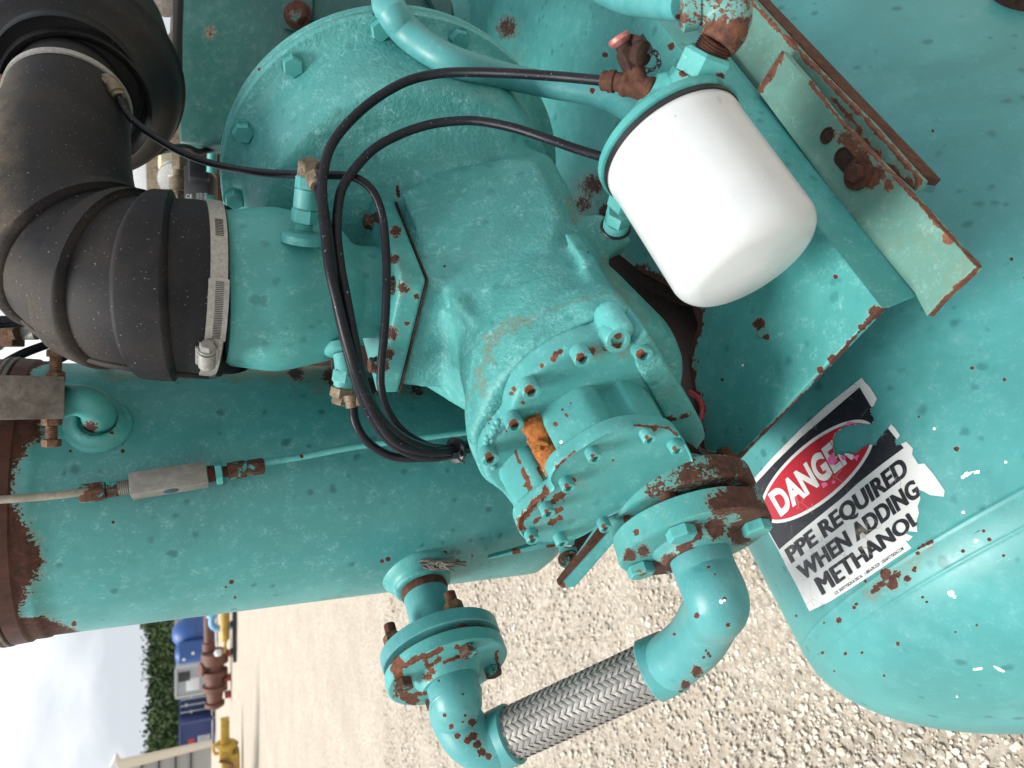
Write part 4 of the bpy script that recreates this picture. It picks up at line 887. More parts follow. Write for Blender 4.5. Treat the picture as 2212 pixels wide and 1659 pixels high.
# ------------------------------------------------------------------ test tee
t = thing('test_port_tee', P(1375, 180, .60), 'rusty brown tee with a pink capped test port and a dangling chain', 'pipe tee')
ta_, tb_ = P(1345, 178, .605), P(1418, 200, .595); td_ = (tb_-ta_).normalized()
obj('tee', remeshed(join(lathe(ta_, td_, [(0, .0105), (.004, .0115), (.007, .0100), (.022, .0100), (.024, .0115), (.029, .0110)], 24), lathe(P(1378, 186, .600), (P(1370, 150, .600)-P(1378, 186, .6)).normalized(), [(0, .0095), (.012, .0092), (.0145, .0085)], 24)), .0011, 2), MT['rust'], t)
obj('ferrule', lathe(P(1300, 174, .612), (ta_-P(1300, 174, .612)).normalized(), [(0, .0075), (.001, .0085), (.006, .0085), (.007, .0095), (.012, .0095), (.013, .0080), (.019, .0080)], 24), MT['rust'], t)
obj('nipple', thread(tb_-td_*.001, td_, .0078, .010, .002), MT['rust'], t)
v0, v1 = P(1370, 152, .600), P(1341, 90, .594); vd = (v1-v0).normalized()
obj('valve_body', join(hexn(v0-vd*.001, vd, .0095, .0195, .1), lathe(v0+vd*.0185, vd, [(0, .0068), (.008, .0062)], 20)), MT['darkrust'], t)
obj('cap', lathe(v1-vd*.001, vd, [(-.002, .0060), (.0, .0085), (.002, .0100), (.005, .0100), (.006, .0090), (.0055, .0080), (.0062, 0)], 30), plain('pink_copper', (.42, .15, .13), .45, .4, .2, 200, .4), t)
w0_, w1_ = P(1366, 112, .596), P(1392, 118, .588); wd = (w1_-w0_).normalized()
obj('side_port', join(box((w0_*.7+w1_*.3), .007, .0085, .0075, wd, vd, perp(wd)[1], .001), lathe(w0_+wd*.004, wd, [(0, .0085), (.002, .0105), (.009, .0105), (.0105, .0085), (.012, .006)], 20)), MT['darkrust'], t)
l0 = P(1406, 118, .585)
obj('lever', prism([P(1383, 76, .588), P(1389, 70, .588), P(1416, 112, .583), P(1406, 120, .583), P(1388, 96, .587)], FW*.003, .0008), MT['black'], t)
chn = catmull([P(1402, 114, .583), P(1417, 112, .584), P(1422, 128, .586), P(1424, 142, .588), P(1412, 150, .591), P(1398, 153, .594), P(1386, 150, .597)], 6)
cl = G(); acc = 0; pts_ = [chn[0]]
for a, b in zip(chn, chn[1:]):
    acc += (b-a).length
    if acc > .0040: pts_.append(b); acc = 0
for i, (a, b) in enumerate(zip(pts_, pts_[1:])):
    d = (b-a).normalized(); x = perp(d)[1 + i % 2]; m_ = (a+b)/2; h_ = (b-a).length*.72
    cl.add(tube([m_+d*(h_*math.cos(q))+x*(.0021*math.sin(q)) for q in [j*math.pi/5 for j in range(11)]], .00065, 6, 1, True, False))
obj('chain', cl, MT['black'], t)
# ================================================================== BLACK HOSES
from mathutils.bvhtree import BVHTree
_ob = join(*OBST); BV = BVHTree.FromPolygons([tuple(v) for v in _ob.v], _ob.f)
def clear(pts, r, gap=.0015):
    c = catmull([V3(p) for p in pts], 4); ds = []
    for u, v, d in c:
        ray = P(u, v, 1)-CP; hit = None
        for du, dv in ((0, 0), (8, 0), (-8, 0), (0, 8), (0, -8)):
            rr_ = P(u+du, v+dv, 1)-CP; loc, n_, i_, t_ = BV.ray_cast(CP, rr_.normalized(), 3)
            if loc is not None:
                dd_ = (loc-CP).dot(FW); hit = dd_ if hit is None else min(hit, dd_)
        ds.append(min(d, 9 if (u > 978 and v > 930) else hit-r*1.25-gap) if hit is not None and abs(hit-d) < .35 else d)
    for _ in range(3): ds = [ds[0]]+[min(ds[i], (ds[i-1]+ds[i]*2+ds[i+1])/4+.0005) for i in range(1, len(ds)-1)]+[ds[-1]]
    return [P(c_.x, c_.y, d) for c_, d in zip(c, ds)]
def hose(label, pts, r=.0062, name='black_hose', mat='hose', extra=None):
    t = thing(name, P(*pts[len(pts)//2]), label, 'hose', 'thin black hydraulic hoses')
    obj('hose', tube(clear(pts, r), r, 18, 3), MT[mat], t); return t
t = thing('teal_hose_pipe', P(1000, 130, .80), 'thick painted teal hose sweeping across the bell housing toward the filter head', 'hose')
obj('hose', tube(clear([(822,-40,1.02),(838,10,.98),(882,72,.93),(965,128,.88),(1065,158,.84),(1180,183,.80),(1290,203,.76),(1350,228,.73),(1395,262,.69)], .0155), [.0175, .0175, .0170, .0165, .0150, .0140, .0135, .0135, .013], 26, 3), MT['pipe'], t, rust=[(1280,196,7,1)], stain=[(1350,240,20,.3)])
t = thing('red_wire', P(1512, 890, .78), 'dark red wire loop hanging behind the pump foot corner', 'wire')
obj('wire', tube([P(1490, 845, .80), P(1510, 862, .79), P(1517, 885, .785), P(1508, 915, .78), P(1484, 942, .78)], .0028, 10), MT['redp'], t)
hose('black hose looping from the rusty test tee down past the reducer, the outermost loop', [(1310,175,.612),(1215,166,.635),(1112,159,.65),(1010,156,.665),(941,160,.67),(873,178,.665),(804,219,.655),(746,272,.64),(712,322,.63),(697,382,.618),(697,440,.61),(703,505,.602),(712,580,.598),(728,650,.60),(745,720,.605),(765,790,.615),(785,845,.63),(812,900,.645),(850,950,.66),(905,974,.68),(965,976,.70),(1030,958,.74)], .0045)
t = hose('black hose looping from the lower side of the filter head down to the tied bundle', [(1316,343,.64),(1249,323,.645),(1180,299,.65),(1112,277,.66),(1044,263,.67),(992,261,.675),(924,270,.675),(856,294,.668),(804,325,.658),(763,369,.645),(738,410,.635),(729,461,.625),(728,513,.618),(736,580,.614),(748,643,.612),(768,745,.618),(786,830,.632),(815,890,.65),(856,935,.668),(907,962,.688),(975,968,.71),(1035,950,.75)], .0044)
obj('ferrule', lathe(P(1310, 341, .641), (P(1330, 348, .64)-P(1310, 341, .641)).normalized(), [(0, .0058), (.001, .0072), (.009, .0072), (.010, .0062)], 20), MT['rust'], t)
t = hose('thin black hose from the brass elbow on the air cleaner across the bell housing', [(252,198,.765),(273,243,.765),(308,277,.765),(359,311,.76),(410,337,.755),(478,359,.75),(547,371,.72),(615,376,.70),(684,378,.665),(740,379,.655),(770,385,.652),(796,402,.652),(815,431,.655),(828,478,.66),(834,547,.66),(835,625,.655),(831,711,.655),(823,796,.658),(824,840,.662),(840,889,.675),(873,933,.69),(924,962,.705),(972,970,.72),(1030,955,.75)], .0040)
obj('ferrule', lathe(P(246, 186, .765), (P(256, 206, .765)-P(246, 186, .765)).normalized(), [(0, .0060), (.001, .0085), (.008, .0085), (.009, .007), (.013, .007)], 20), MT['brass'], t)
obj('elbow', join(tube([P(212, 180, .785), P(230, 173, .770), P(240, 178, .766), P(247, 190, .765)], .0070, 16), lathe(P(200, 186, .80), (P(225, 174, .772)-P(200, 186, .80)).normalized(), [(0, .016), (.008, .015), (.009, .010), (.014, .010)], 20), hexn(P(214, 179, .784), (P(228, 173, .770)-P(214, 179, .784)).normalized(), .0095, .009), hexn(P(234, 173, .768), (P(247, 190, .765)-P(234, 173, .768)).normalized(), .0085, .009)), MT['brass'], t)
hose('black hose coming down from the brown fitting on the reducer check valve', [(685,392,.632),(693,430,.622),(706,490,.612),(715,560,.606),(722,620,.606),(736,694,.610),(757,779,.618),(778,848,.632),(805,905,.648),(842,953,.665),(895,982,.682),(955,986,.70),(1025,965,.745)], .0045)
t = hose('short black hose from the lower brown ferrule curling under the bundle', [(763,878,.668),(767,909,.668),(784,943,.672),(815,971,.678),(856,988,.685),(907,989,.69),(960,986,.705),(1020,968,.74)], .0044)
obj('ferrule', join(lathe(P(758, 852, .668), (P(763, 885, .668)-P(758, 852, .668)).normalized(), [(0, .006), (.001, .0075), (.006, .0075), (.007, .0065), (.013, .0065)], 18), hexn(P(768, 862, .665), (0, 0, -1), .0075, .009)), MT['brass'], t)
hose('black hose running in the middle of the bundle from the check valve to the tie', [(690,395,.632),(700,450,.622),(708,520,.612),(717,590,.608),(730,655,.61),(750,725,.614),(772,800,.622),(800,868,.638),(838,920,.655),(885,955,.672),(945,972,.695),(1025,960,.745)], .0042)
t = thing('cable_tie', P(985, 972, .70), 'black plastic tie around the hose bundle beside the cover', 'cable tie')
tdv = (P(1000, 968, .715)-P(970, 974, .70)).normalized()
obj('strap', lathe(P(985, 972, .712)-tdv*.0025, tdv, [(0, .0125), (0.0003, .0135), (.0045, .0135), (.005, .0125)], 24), MT['black'], t)
obj('tail', join(tube([P(985, 985, .70), P(996, 996, .697), P(1003, 1000, .695)], .0014, 6), box(P(985, 984, .700), .003, .003, .003)), MT['black'], t)
# check valve on the reducer: boss, hexes, brown elbow
t = thing('check_valve', P(660, 450, .65), 'teal hex check valve with a brown elbow standing on the reducer', 'valve')
c0_, c1_ = bp, P(667, 384, .640); cvd = (c1_-c0_).normalized(); CL = (c1_-c0_).length
obj('thread', thread(c0_-cvd*.002, cvd, .0088, .012, .0022), MT['teal'], t)
obj('nut', hexn(c0_+cvd*.008, cvd, .0125, .0135, .25), MT['teal'], t)
obj('body', lathe(c0_+cvd*.0215, cvd, [(0, .0112), (.001, .0116), (CL*.34, .0116), (CL*.35, .0108)], 24), MT['teal'], t)
obj('hex_body', hexn(c0_+cvd*(.021+CL*.35), cvd, .0118, CL*.25, .25), MT['teal'], t)
obj('neck', thread(c0_+cvd*(CL*.86), cvd, .0082, CL*.12, .002), MT['teal'], t)
e0_ = c1_+cvd*.001
obj('elbow', join(hexn(e0_-cvd*.002, cvd, .0108, .009, .2), hexn(e0_+cvd*.005, (cvd*.7+V3((0,0,.0))+(-FW)*.3).normalized(), .0100, .010, .5), hexn(P(678, 380, .632), (P(690, 408, .624)-P(678, 380, .632)).normalized(), .0090, .009, .2), lathe(P(683, 392, .630), (P(690, 412, .624)-P(683, 392, .63)).normalized(), [(0, .0078), (.006, .0078), (.007, .0068)], 20)), MT['brass'], t)
t = thing('side_port_fitting', P(742, 800, .71), 'teal angled fitting with a brown hex end under the reducer', 'pipe fitting')
obj('boss', fitting_boss(P(737, 758, .705), (P(742, 800, .70)-P(737, 758, .705)).normalized(), .0115), MT['teal'], t)
obj('body', join(tube([P(740, 765, .70), P(745, 800, .698), P(740, 838, .698)], [.0095, .0100, .0095], 20, 4), hexn(P(744, 800, .698), (P(738, 838, .698)-P(744, 800, .698)).normalized(), .0115, .013)), MT['worn'], t, rust=[(760,810,8,.8)], sub=.006)
obj('nut', join(hexn(P(741, 836, .698), (P(735, 866, .70)-P(741, 836, .698)).normalized(), .0122, .011, .4), hexn(P(738, 856, .70), (P(732, 878, .70)-P(738, 856, .70)).normalized(), .0095, .009, .1)), MT['brass'], t)
obj('rod', tube([P(719, 772, .72), P(722, 800, .72), P(728, 830, .71)], .0026, 8), MT['black'], t)

# ================================================================== TALL VESSEL
VC = V3((-.139, 1.02, 0)); VR = .165
t = thing('separator_vessel', V3((-.143, 1.02, .98)), 'tall teal cylindrical vessel with a rusty flanged top band, behind the compressor', 'vessel')
pr = [(.97, .04), (.975, .09), (.985, .135), (1.0, .155), (1.02, VR)]
z = 1.04
while z < 1.640: pr.append((z, VR)); z += .012
pr += [(1.648, VR), (1.650, VR+.0016), (1.655, VR+.0022), (1.668, VR+.0022)]
vr_spots = [('f', lambda p, q: max(0, min(1.2, .5+(p.z-(1.668-.014-.012*math.sin(3+7*math.atan2(p.x-VC.x, p.y-VC.y))-.022*(1 if math.atan2(p.x-VC.x, -(p.y-VC.y)) < -.75 else 0)))*38))),
            (155,940,8,.9),(245,950,5,1.1),(262,952,9,1.2),(265,975,5,1),(254,962,6,1),(152,974,4,1),(245,1128,4,1.1),(500,1257,5,1.1),(488,1268,3,1),(508,1290,4,.9),(650,985,3,1),(838,1207,6,1.1),(825,1212,5,1),(160,1347,6,1),(640,806,22,.8),(800,835,30,.75),(900,840,24,.6),(720,812,26,.85),(960,1197,7,1.2),(1020,1200,4,.8)]
obj('shell', lathe(VC, (0, 0, 1), pr, 200), MT['vessel'], t, rust=vr_spots, stain=eline([(240,797),(560,799),(860,828)], 26, 1.1, .03)+[(120,1240,22,.35),(160,1340,20,.4)], ang=50)
obj('top_band', lathe(VC, (0, 0, 1), [(1.667, VR+.002), (1.669, VR+.0045), (1.684, VR+.0055), (1.686, VR+.003)], 160), rusty('dark_band', (.04, .013, .008), (.09, .032, .02), .55, 60), t)
obj('band_ring', lathe(VC, (0, 0, 1), [(1.686, VR+.002), (1.687, VR+.0065), (1.690, VR+.0070), (1.692, VR+.0045), (1.694, VR+.0070), (1.697, VR+.0065), (1.698, VR+.002)], 160), MT['greyblock'], t)
obj('head', lathe(VC, (0, 0, 1), [(1.697, VR+.002), (1.699, VR+.0045), (1.725, VR+.003), (1.742, VR-.004), (1.76, VR-.03), (1.775, .09), (1.78, 0)], 160), rusty('dark_head', (.042, .014, .009), (.09, .034, .022), .6, 60), t)
# small stub on the far top side
sb = P(226, 800, .86); obj('stub', join(lathe(sb, (1, 0, 0), [(-.01, .018), (.004, .017), (.006, .012), (.007, .0)], 24)), MT['teal'], t)
obj('stub_thread', join(thread(sb+V3((.006, 0, 0)), (1, 0, 0), .0105, .008), lathe(sb+V3((.012, 0, 0)), (1, 0, 0), [(0, .0085), (.03, .0085)], 16)), MT['brass'], t)
# foot ring and base lug at the bottom
obj('base_strip', prism([P(*q, .93) for q in ((1052,1206),(1180,1170),(1245,1150),(1240,1178),(1180,1184),(1060,1208))], FW*.02, .002), MT['worn'], t, sub=.01, rust=[(1115,1193,10,.9),(1190,1178,10,.9)])
# ------------------------------------------------------------------ grey clamp block with rusty bolts and street elbow
t = thing('clamp_block', P(60, 857, .70), 'weathered grey metal block with rusty bolts above and below, at the edge', 'clamp block')
k0 = P(138, 858, .715); kx = (P(0, 858, .685)-k0).normalized(); ky = V3((1, 0, 0)); ky = (ky-kx*ky.dot(kx)).normalized(); kz = kx.cross(ky)
obj('block', box(k0+kx*.06-kz*0, .06, .0215, .022, kx, ky, kz, .0012), MT['greyblock'], t)
def boltv(uv, d, Ls, part='bolt'):
    p = P(*uv); g = join(hexn(p, d, .0088, .0105, .3), thread(p+V3(d)*.010, d, .0058, Ls, .0022), hexn(p+V3(d)*(.010+Ls), d, .0088, .0085, .5)); return g
p = P(120, 818, .700); obj('bolt', join(hexn(p-ky*.003, ky, .0092, .0105, .3), thread(p+ky*.006, ky, .0058, .024, .0022), hexn(p+ky*.022, ky, .0088, .0075, .3)), MT['rustbolt'], t)
p = P(112, 904, .700); obj('bolt', join(hexn(p+ky*.002, -ky, .0092, .009, .3), thread(p-ky*.006, -ky, .0055, .022, .0022), hexn(p-ky*.021, -ky, .0088, .0075, .3)), MT['rustbolt'], t)
t = thing('street_elbow', P(190, 880, .80), 'teal street elbow turning from the grey block into the welded vessel collar', 'pipe elbow')
obj('elbow', remeshed(tube([P(132, 870, .730), P(165, 864, .728), P(196, 872, .732), P(213, 892, .748), P(212, 912, .768), P(208, 924, .785)], [.0165, .0165, .0172, .0172, .0168, .0175], 30), .0022, 2), MT['teal'], t, ang=70, rust=[(195,924,20,.8)])
obj('neck_thread', thread(P(208, 922, .782), (P(206, 932, .80)-P(208, 922, .782)).normalized(), .0168, .012, .002), MT['rust'], t)
def vsurf(u, v):
    d = P(u, v, 1)-CP; d2 = V3((d.x, d.y, 0)); o2 = V3((CP.x-VC.x, CP.y-VC.y, 0)); A = d2.dot(d2); B_ = 2*d2.dot(o2); C_ = o2.dot(o2)-VR*VR
    return CP+d*((-B_-math.sqrt(max(0, B_*B_-4*A*C_)))/2/A)
p = vsurf(212, 918); nrm = V3((p.x-VC.x, p.y-VC.y, 0)).normalized(); pw = p-nrm*.006
obj('weld_collar', remeshed(join(lathe(pw, nrm, [(0, .030), (.010, .029), (.016, .024), (.017, .019), (.010, .018)], 40), tube([pw+(ZZ*math.cos(q)+ZZ.cross(nrm)*math.sin(q))*.0285+nrm*.004 for q in [j*.35 for j in range(19)]], .0065, 10, 2)), .002, 2), MT['teal'], t, rust=[(215,925,10,.8),(240,935,7,.7)])
emb = MT['teal']
# ------------------------------------------------------------------ inline block valve with tubing
t = thing('inline_block_valve', P(364, 1043, .745), 'flat grey aluminium block valve with an oval port on the tubing line across the vessel', 'valve')
b0_, b1_ = P(282, 1051, .735), P(448, 1025, .765); bd = (b1_-b0_).normalized(); by = (V3((1, 0, 0))-bd*bd.x).normalized(); bz = bd.cross(by)
if bz.dot(FW) > 0: bz = -bz
tilt = math.radians(24); by2 = by*math.cos(tilt)+bz*math.sin(tilt)*-1; bz2 = bz*math.cos(tilt)+by*math.sin(tilt)
BLn = (b1_-b0_).length
obj('block', box((b0_+b1_)/2, BLn/2, .0120, .0112, bd, by2, bz2, .0006), MT['alu'], t)
ctr = (b0_+b1_)/2
obj('port', lathe(ctr-by2*.0121+bz2*.001, -by2, [(-.0008, .0072), (.0003, .0074), (.0005, .0070), (.00055, 0)], 28), MT['tblue'] if False else plain('port_plug_blue', (.025, .06, .075), .5), t)
def fit(p, d, prt, mat, nm_='nut'): obj(nm_, prt(p, d), mat, t)
p = b0_-bd*.0005
obj('thread', thread(p, -bd, .0082, .011, .0019), MT['alu'], t); obj('nut', hexn(p-bd*.011, -bd, .0092, .0105, .1), MT['rustteal'], t)
obj('nut', hexn(p-bd*.0225, -bd, .0105, .024, .3, .1), MT['rustteal'], t)
p = b1_+bd*.0005
obj('thread', thread(p, bd, .0098, .0075, .0019), MT['rust'], t); obj('nut', hexn(p+bd*.0078, bd, .0130, .0072, .3), MT['teal'], t)
obj('neck', thread(p+bd*.015, bd, .0066, .006), MT['rust'], t); obj('nut', hexn(p+bd*.0205, bd, .0098, .020, .3), MT['rustteal'], t); obj('nut', hexn(p+bd*.0412, bd, .0092, .018, .5), MT['rustteal'], t)
t = thing('metal_tubing', P(90, 1070, .70), 'bare dirty metal tubing leaving the block valve toward the left edge', 'tubing', 'tubing across the vessel')
obj('tube', tube([P(215, 1058, .722), P(195, 1061, .716), P(120, 1070, .70), P(50, 1076, .69), P(-40, 1082, .68)], .0040, 14), MT['tubing'], t)
t = thing('painted_tubing', P(760, 968, .83), 'teal painted tubing running from the block valve behind the hose bundle', 'tubing', 'tubing across the vessel')
obj('tube', tube([P(545, 1003, .784), P(600, 995, .795), P(660, 985, .805), P(760, 966, .82), P(900, 947, .84), P(1020, 932, .86), P(1080, 925, .87)], .0040, 14), MT['teal'], t, rust=[(652,986,4,1.2),(560,1001,8,.8)])
# ================================================================== FLANGES, ELBOWS, BRAIDED HOSE
def flange_pair(c, n, R_, labels, mats, phase, gap=.006, th_=.0175, nb=4, bolt_r=None):
    bolt_r = bolt_r or R_*.79
    n = n.normalized(); d, x, y = perp(n); out = []
    return d, x, y
def flange(c, n, R_, th_, hub_r, hub_h, mat, t, rust=None, ph=0.0, flip=1):
    pr_ = [(0, R_*.62), (0.0001, R_*.985), (.0015, R_), (th_-.0015, R_), (th_, R_*.985), (th_+.0001, hub_r+.006), (th_+.004, hub_r+.002), (th_+hub_h, hub_r), (th_+hub_h+.0002, hub_r-.004)]
    return obj('flange', lathe(c, n, pr_, 80), mat, t, rust=rust, sub=.009)
# --- vessel nozzle pipe
nd = V3((-.72, -.69, 0)).normalized(); nb_ = V3((VC.x, VC.y, 0))+nd*VR; zn = 1.5+.950*(-.4195+.9078*((1106-0)/FPX*0)) 
pz = P(905, 1225, .944); nb_.z = pz.z
F0 = P(953, 1398, .868); nd = (F0-nb_).normalized()
nd2 = nd
t = thing('nozzle_pipe', nb_+nd*.06, 'short teal nozzle pipe with rusty thread and upper flange on the vessel', 'pipe')
obj('weld_boss', remeshed(join(lathe(nb_-nd*.012, nd, [(0, .052), (.012, .050), (.019, .044), (.024, .039), (.032, .038), (.033, .034)], 48)), .0026, 2), MT['teal'], t, ang=60, rust=[(962,1185,10,.9)])
obj('thread', lathe(nb_+nd*.020, nd, [(0, .0305), (.004, .0305), (.0045, .0315), (.010, .0308), (.012, .0300)], 50), MT['rust'], t)
Ln = (F0-nb_).length
obj('pipe', lathe(nb_+nd*.012, nd, [(0, .0295), (Ln-.018, .0295)], 50), MT['pipe'], t, ang=50, sub=.012, rust=[(920,1240,6,1.1),(975,1330,24,.75),(985,1345,14,.9)], stain=[(970,1320,30,.7),(985,1350,20,.8)])
obj('flange', lathe(F0-nd*.009, nd, [(-.010, .034), (-.001, .037), (0, .046), (.0002, .0735), (.0015, .0755), (.0165, .0755), (.018, .0740)], 80), MT['pipe'], t, sub=.010, rust=[(1040,1370,22,.75),(1050,1395,14,.8),(880,1400,10,.5)], stain=[(1030,1360,26,.8),(1050,1390,16,.9)])
fr_ = G()
rnd = random.Random(2)
for i in range(26):          # frayed thread tape
    a = nb_+nd*(.021+rnd.random()*.006); d_, x_, y_ = perp(nd); q0_ = rnd.random()*2.2-.2
    base_ = P(905+rnd.random()*60, 1212+rnd.random()*14, .905)
    fr_.add(tube([base_, base_+V3((rnd.uniform(-.003, .003), -.002, rnd.uniform(-.012, -.002))), base_+V3((rnd.uniform(-.007, .004), -.004, rnd.uniform(-.034, -.012)))], .0009+.0008*rnd.random(), 5, 3))
obj('thread_tape', fr_, MT['greyblock'], t, ang=80)
# --- lower assembly: flange, elbow, ferrule, braid
F1 = F0+nd*.0175
hoz = thing('braided_hose_assembly', P(1250, 1520, .83), 'stainless braided hose with teal elbows and flanges linking the vessel nozzle to the pump flange', 'braided hose')
obj('gasket', lathe(F1-nd*.006, nd, [(0, .046), (.005, .046)], 50), MT['darkrust'], hoz)
obj('flange', lathe(F1, nd, [(-.002, .046), (0, .0465), (.0002, .0735), (.0015, .0755), (.0165, .0755), (.018, .0735), (.0182, .043), (.024, .039), (.031, .036)], 80), MT['worn'], hoz, sub=.008,
    rust=eline([(857,1425),(858,1465),(872,1498),(892,1512)], 11, 1.05, .05)+eline([(870,1438),(905,1420),(955,1404)], 6, 1.0, .07)+eline([(915,1415),(925,1440),(950,1425)], 5, .95, .08)+eline([(960,1430),(1000,1415)], 4, .9, .09)+eline([(895,1500),(940,1495)], 5, .9, .08)+eline([(1072,1410),(1074,1440)], 4, .9, .09)+[(988,1398,6,1),(925,1462,12,.7),(935,1450,10,.7)])
d_, x_, y_ = perp(nd)
def bolts(t, c, n_, Rb, angs, top_side=True, mat_n='rustbolt', mat_h='rustteal', gl=.055, hs=.0105):
    d, x, y = perp(n_)
    for a in angs:
        q = c+(x*math.cos(a)+y*math.sin(a))*Rb
        obj('bolt_head', hexn(q+n_*.0185, n_, hs*1.1, .010, .3), MT[mat_h], t, sub=None)
        obj('stud', lathe(q-n_*(gl-.0), n_, [(0, .0072), (gl+.018, .0072)], 16), MT['rust'], t)
        obj('nut', join(hexn(q-n_*.0285, -n_, hs*1.1, .0135, .2), thread(q-n_*.042, -n_, .0072, .012)), MT[mat_n], t)
# choose bolt angles from picture places of the nuts
def ang_of(c, n_, u, v):
    d, x, y = perp(n_); p = PN(u, v, c, n_)-c; return math.atan2(p.dot(y), p.dot(x))
aa = ang_of(F1+nd*.0185, nd, 932, 1462)
bolts(hoz, F1, nd, .0600, [aa+k*math.pi/2 for k in range(4)])
el1 = [F1+nd*.020, F1+nd*.050, P(982, 1540, .842), P(1012, 1590, .838), P(1052, 1607, .838), P(1095, 1590, .840)]
obj('elbow', tube(el1, [.0315, .0305, .0305, .0308, .0308, .0315], 44, 8), MT['pipe'], hoz, ang=70, rust=[(1000,1560,5,.8),(1022,1590,10,1.0),(1020,1560,9,1.0),(1010,1600,9,.95),(1042,1625,10,1.0),(1030,1608,10,1.0),(1055,1633,8,1.0),(975,1570,7,.9),(960,1545,5,.9),(988,1590,7,.9),(1000,1500,3,.9),(1005,1545,4,1),(948,1470,3,.9)], flake=[(1003,1560,3,.6)], stain=[(1030,1600,26,.4)])
A0, B0 = P(1098, 1588, .840), P(1414, 1444, .790); hd_ = (B0-A0).normalized()
wb = P(1058, 1607, .838)
obj('weld_bead', tube([F1+nd*.049+(x_*math.cos(q)+y_*math.sin(q))*.0300 for q in [j*2*math.pi/24 for j in range(25)]], .0022, 8, 2), MT['pipe'], hoz)
obj('ferrule', lathe(A0-hd_*.020, hd_, [(-.002, .0305), (.0, .0335), (.004, .0345), (.026, .0350), (.0275, .0335), (.028, .031)], 60), MT['pipe'], hoz, sub=None)
obj('ferrule', lathe(B0+hd_*.026, -hd_, [(-.002, .0305), (.0, .0330), (.004, .0342), (.032, .0350), (.0335, .0335), (.034, .031)], 60), MT['pipe'], hoz, rust=[(1487,1474,12,.95),(1470,1490,8,.8)], flake=[(1437,1415,6,.95)])
# braid: real woven strands
BL_ = (B0-A0).length-.012; A1 = A0+hd_*.006; d_, bx, byy = perp(hd_); BRD = .0298
core = lathe(A1-hd_*.004, hd_, [(0, BRD-.0012), (BL_+.008, BRD-.0012)], 60); obj('core', core, MT['dark'], hoz)
NS = 24; turns = BL_/(2*math.pi*BRD)*.92/1.0
br = G(); M_ = int(BL_/.0016)
for sgn in (1, -1):
    for k in range(NS):
        n0 = len(br.v); W_ = .0024
        for i in range(M_+1):
            s_ = BL_*i/M_; a = sgn*2*math.pi*turns*s_/BL_+2*math.pi*k/NS
            # over two, under two weave: phase counted by crossings
            cr = (2*turns*s_/BL_*NS + (2*k if sgn > 0 else -2*k)*1.0)
            lift = .0009*math.tanh(1.8*math.sin(math.pi*(cr+(0.5))/2+ (0 if sgn > 0 else math.pi)))
            rr_ = BRD+lift
            rad = bx*math.cos(a)+byy*math.sin(a); tan = -bx*math.sin(a)+byy*math.cos(a)
            dirs = (hd_*1+tan*(sgn*.92)).normalized(); wv = rad.cross(dirs)
            c_ = A1+hd_*s_+rad*rr_
            for j in range(5):
                q = (j-2)/2; br.v.append(c_+wv*(W_*q)+rad*(.00035*(1-q*q)))
        for i in range(M_):
            for j in range(4):
                a = n0+5*i+j; br.f.append((a, a+1, a+6, a+5))
s = M('braid_steel'); st_ = s.noise(260, 4, .6); stc = s.mix(s.ramp(s.noise(20, 3, .6), .3, .7), (.20, .192, .18), (.31, .30, .285))
MT['braid'] = s.fin(s.mix(s.ramp(st_, .52, .66), stc, (.16, .15, .14)), .55, s.bump(s.noise(900, 3, .6), .35, .0003), .2, .4)
obj('braid', br, MT['braid'], hoz, ang=60)
# --- right elbow up to the pump flange
un = V3((-.80, -.592, .053)).normalized()
C2 = P(1484, 1128, .685)          # outer face of pump-side flange / joint plane
el2 = [B0+hd_*.020, P(1455, 1424, .768), P(1503, 1383, .735), P(1533, 1332, .695), C2+un*.080, C2+un*.052, C2+un*.026]
obj('elbow', tube(el2, [.0315, .0308, .0302, .0298, .0292, .0292, .0294], 48, 8), MT['pipe'], hoz, ang=70, rust=[(1505,1330,6,1.1),(1457,1370,4,1),(1565,1293,5,1),(1573,1350,5,1),(1530,1225,5,.8),(1545,1240,3,.8),(1505,1450,14,.95),(1520,1420,4,.9),(1530,1412,4,1.0),(1534,1417,4,.9),(1525,1405,3,.9),(1480,1480,12,.9)], flake=[(1558,1300,5,.9),(1565,1297,4,.9)])
obj('weld_bead', tube([P(1440, 1368, .765), P(1432, 1395, .758), P(1440, 1430, .756), P(1458, 1462, .764), P(1485, 1478, .772)], .004, 10), MT['pipe'], hoz)
obj('flange', lathe(C2, un, [(-.002, .046), (0, .0465), (.0002, .0735), (.0015, .0758), (.0225, .0758), (.0240, .0735), (.0242, .043), (.030, .037), (.036, .0335)], 90), MT['shabby'], hoz, sub=.008,
    rust=[(1600,1075,34,.9),(1635,1120,34,1.0),(1600,1150,24,.9),(1545,1140,20,.9),(1500,1150,20,.75),(1390,1190,12,.8),(1420,1235,20,.9),(1450,1215,20,.8),(1375,1150,6,1),(1360,1200,14,.75),(1560,1090,26,.8),(1480,1190,20,.7)], stain=[(1560,1080,60,.35)])
ab_ = ang_of(C2+un*.024, un, 1478, 1152)
d2_, x2_, y2_ = perp(un)
for k in range(4):
    q = C2+(x2_*math.cos(ab_+k*math.pi/2)+y2_*math.sin(ab_+k*math.pi/2))*.0590
    obj('bolt_head', hexn(q+un*.0242, un, .0138, .0105, .25), MT['worn'], hoz, sub=.006, rust=[(1470,1225,24,.6),(1385,1240,18,.4)])
    obj('stud', lathe(q-un*.040, un, [(0, .0075), (.059, .0075)], 14), MT['rust'], hoz)
t = thing('pump_flange', C2-un*.02, 'heavily rusted flange bolted to the pump end, facing the elbow flange', 'flange')
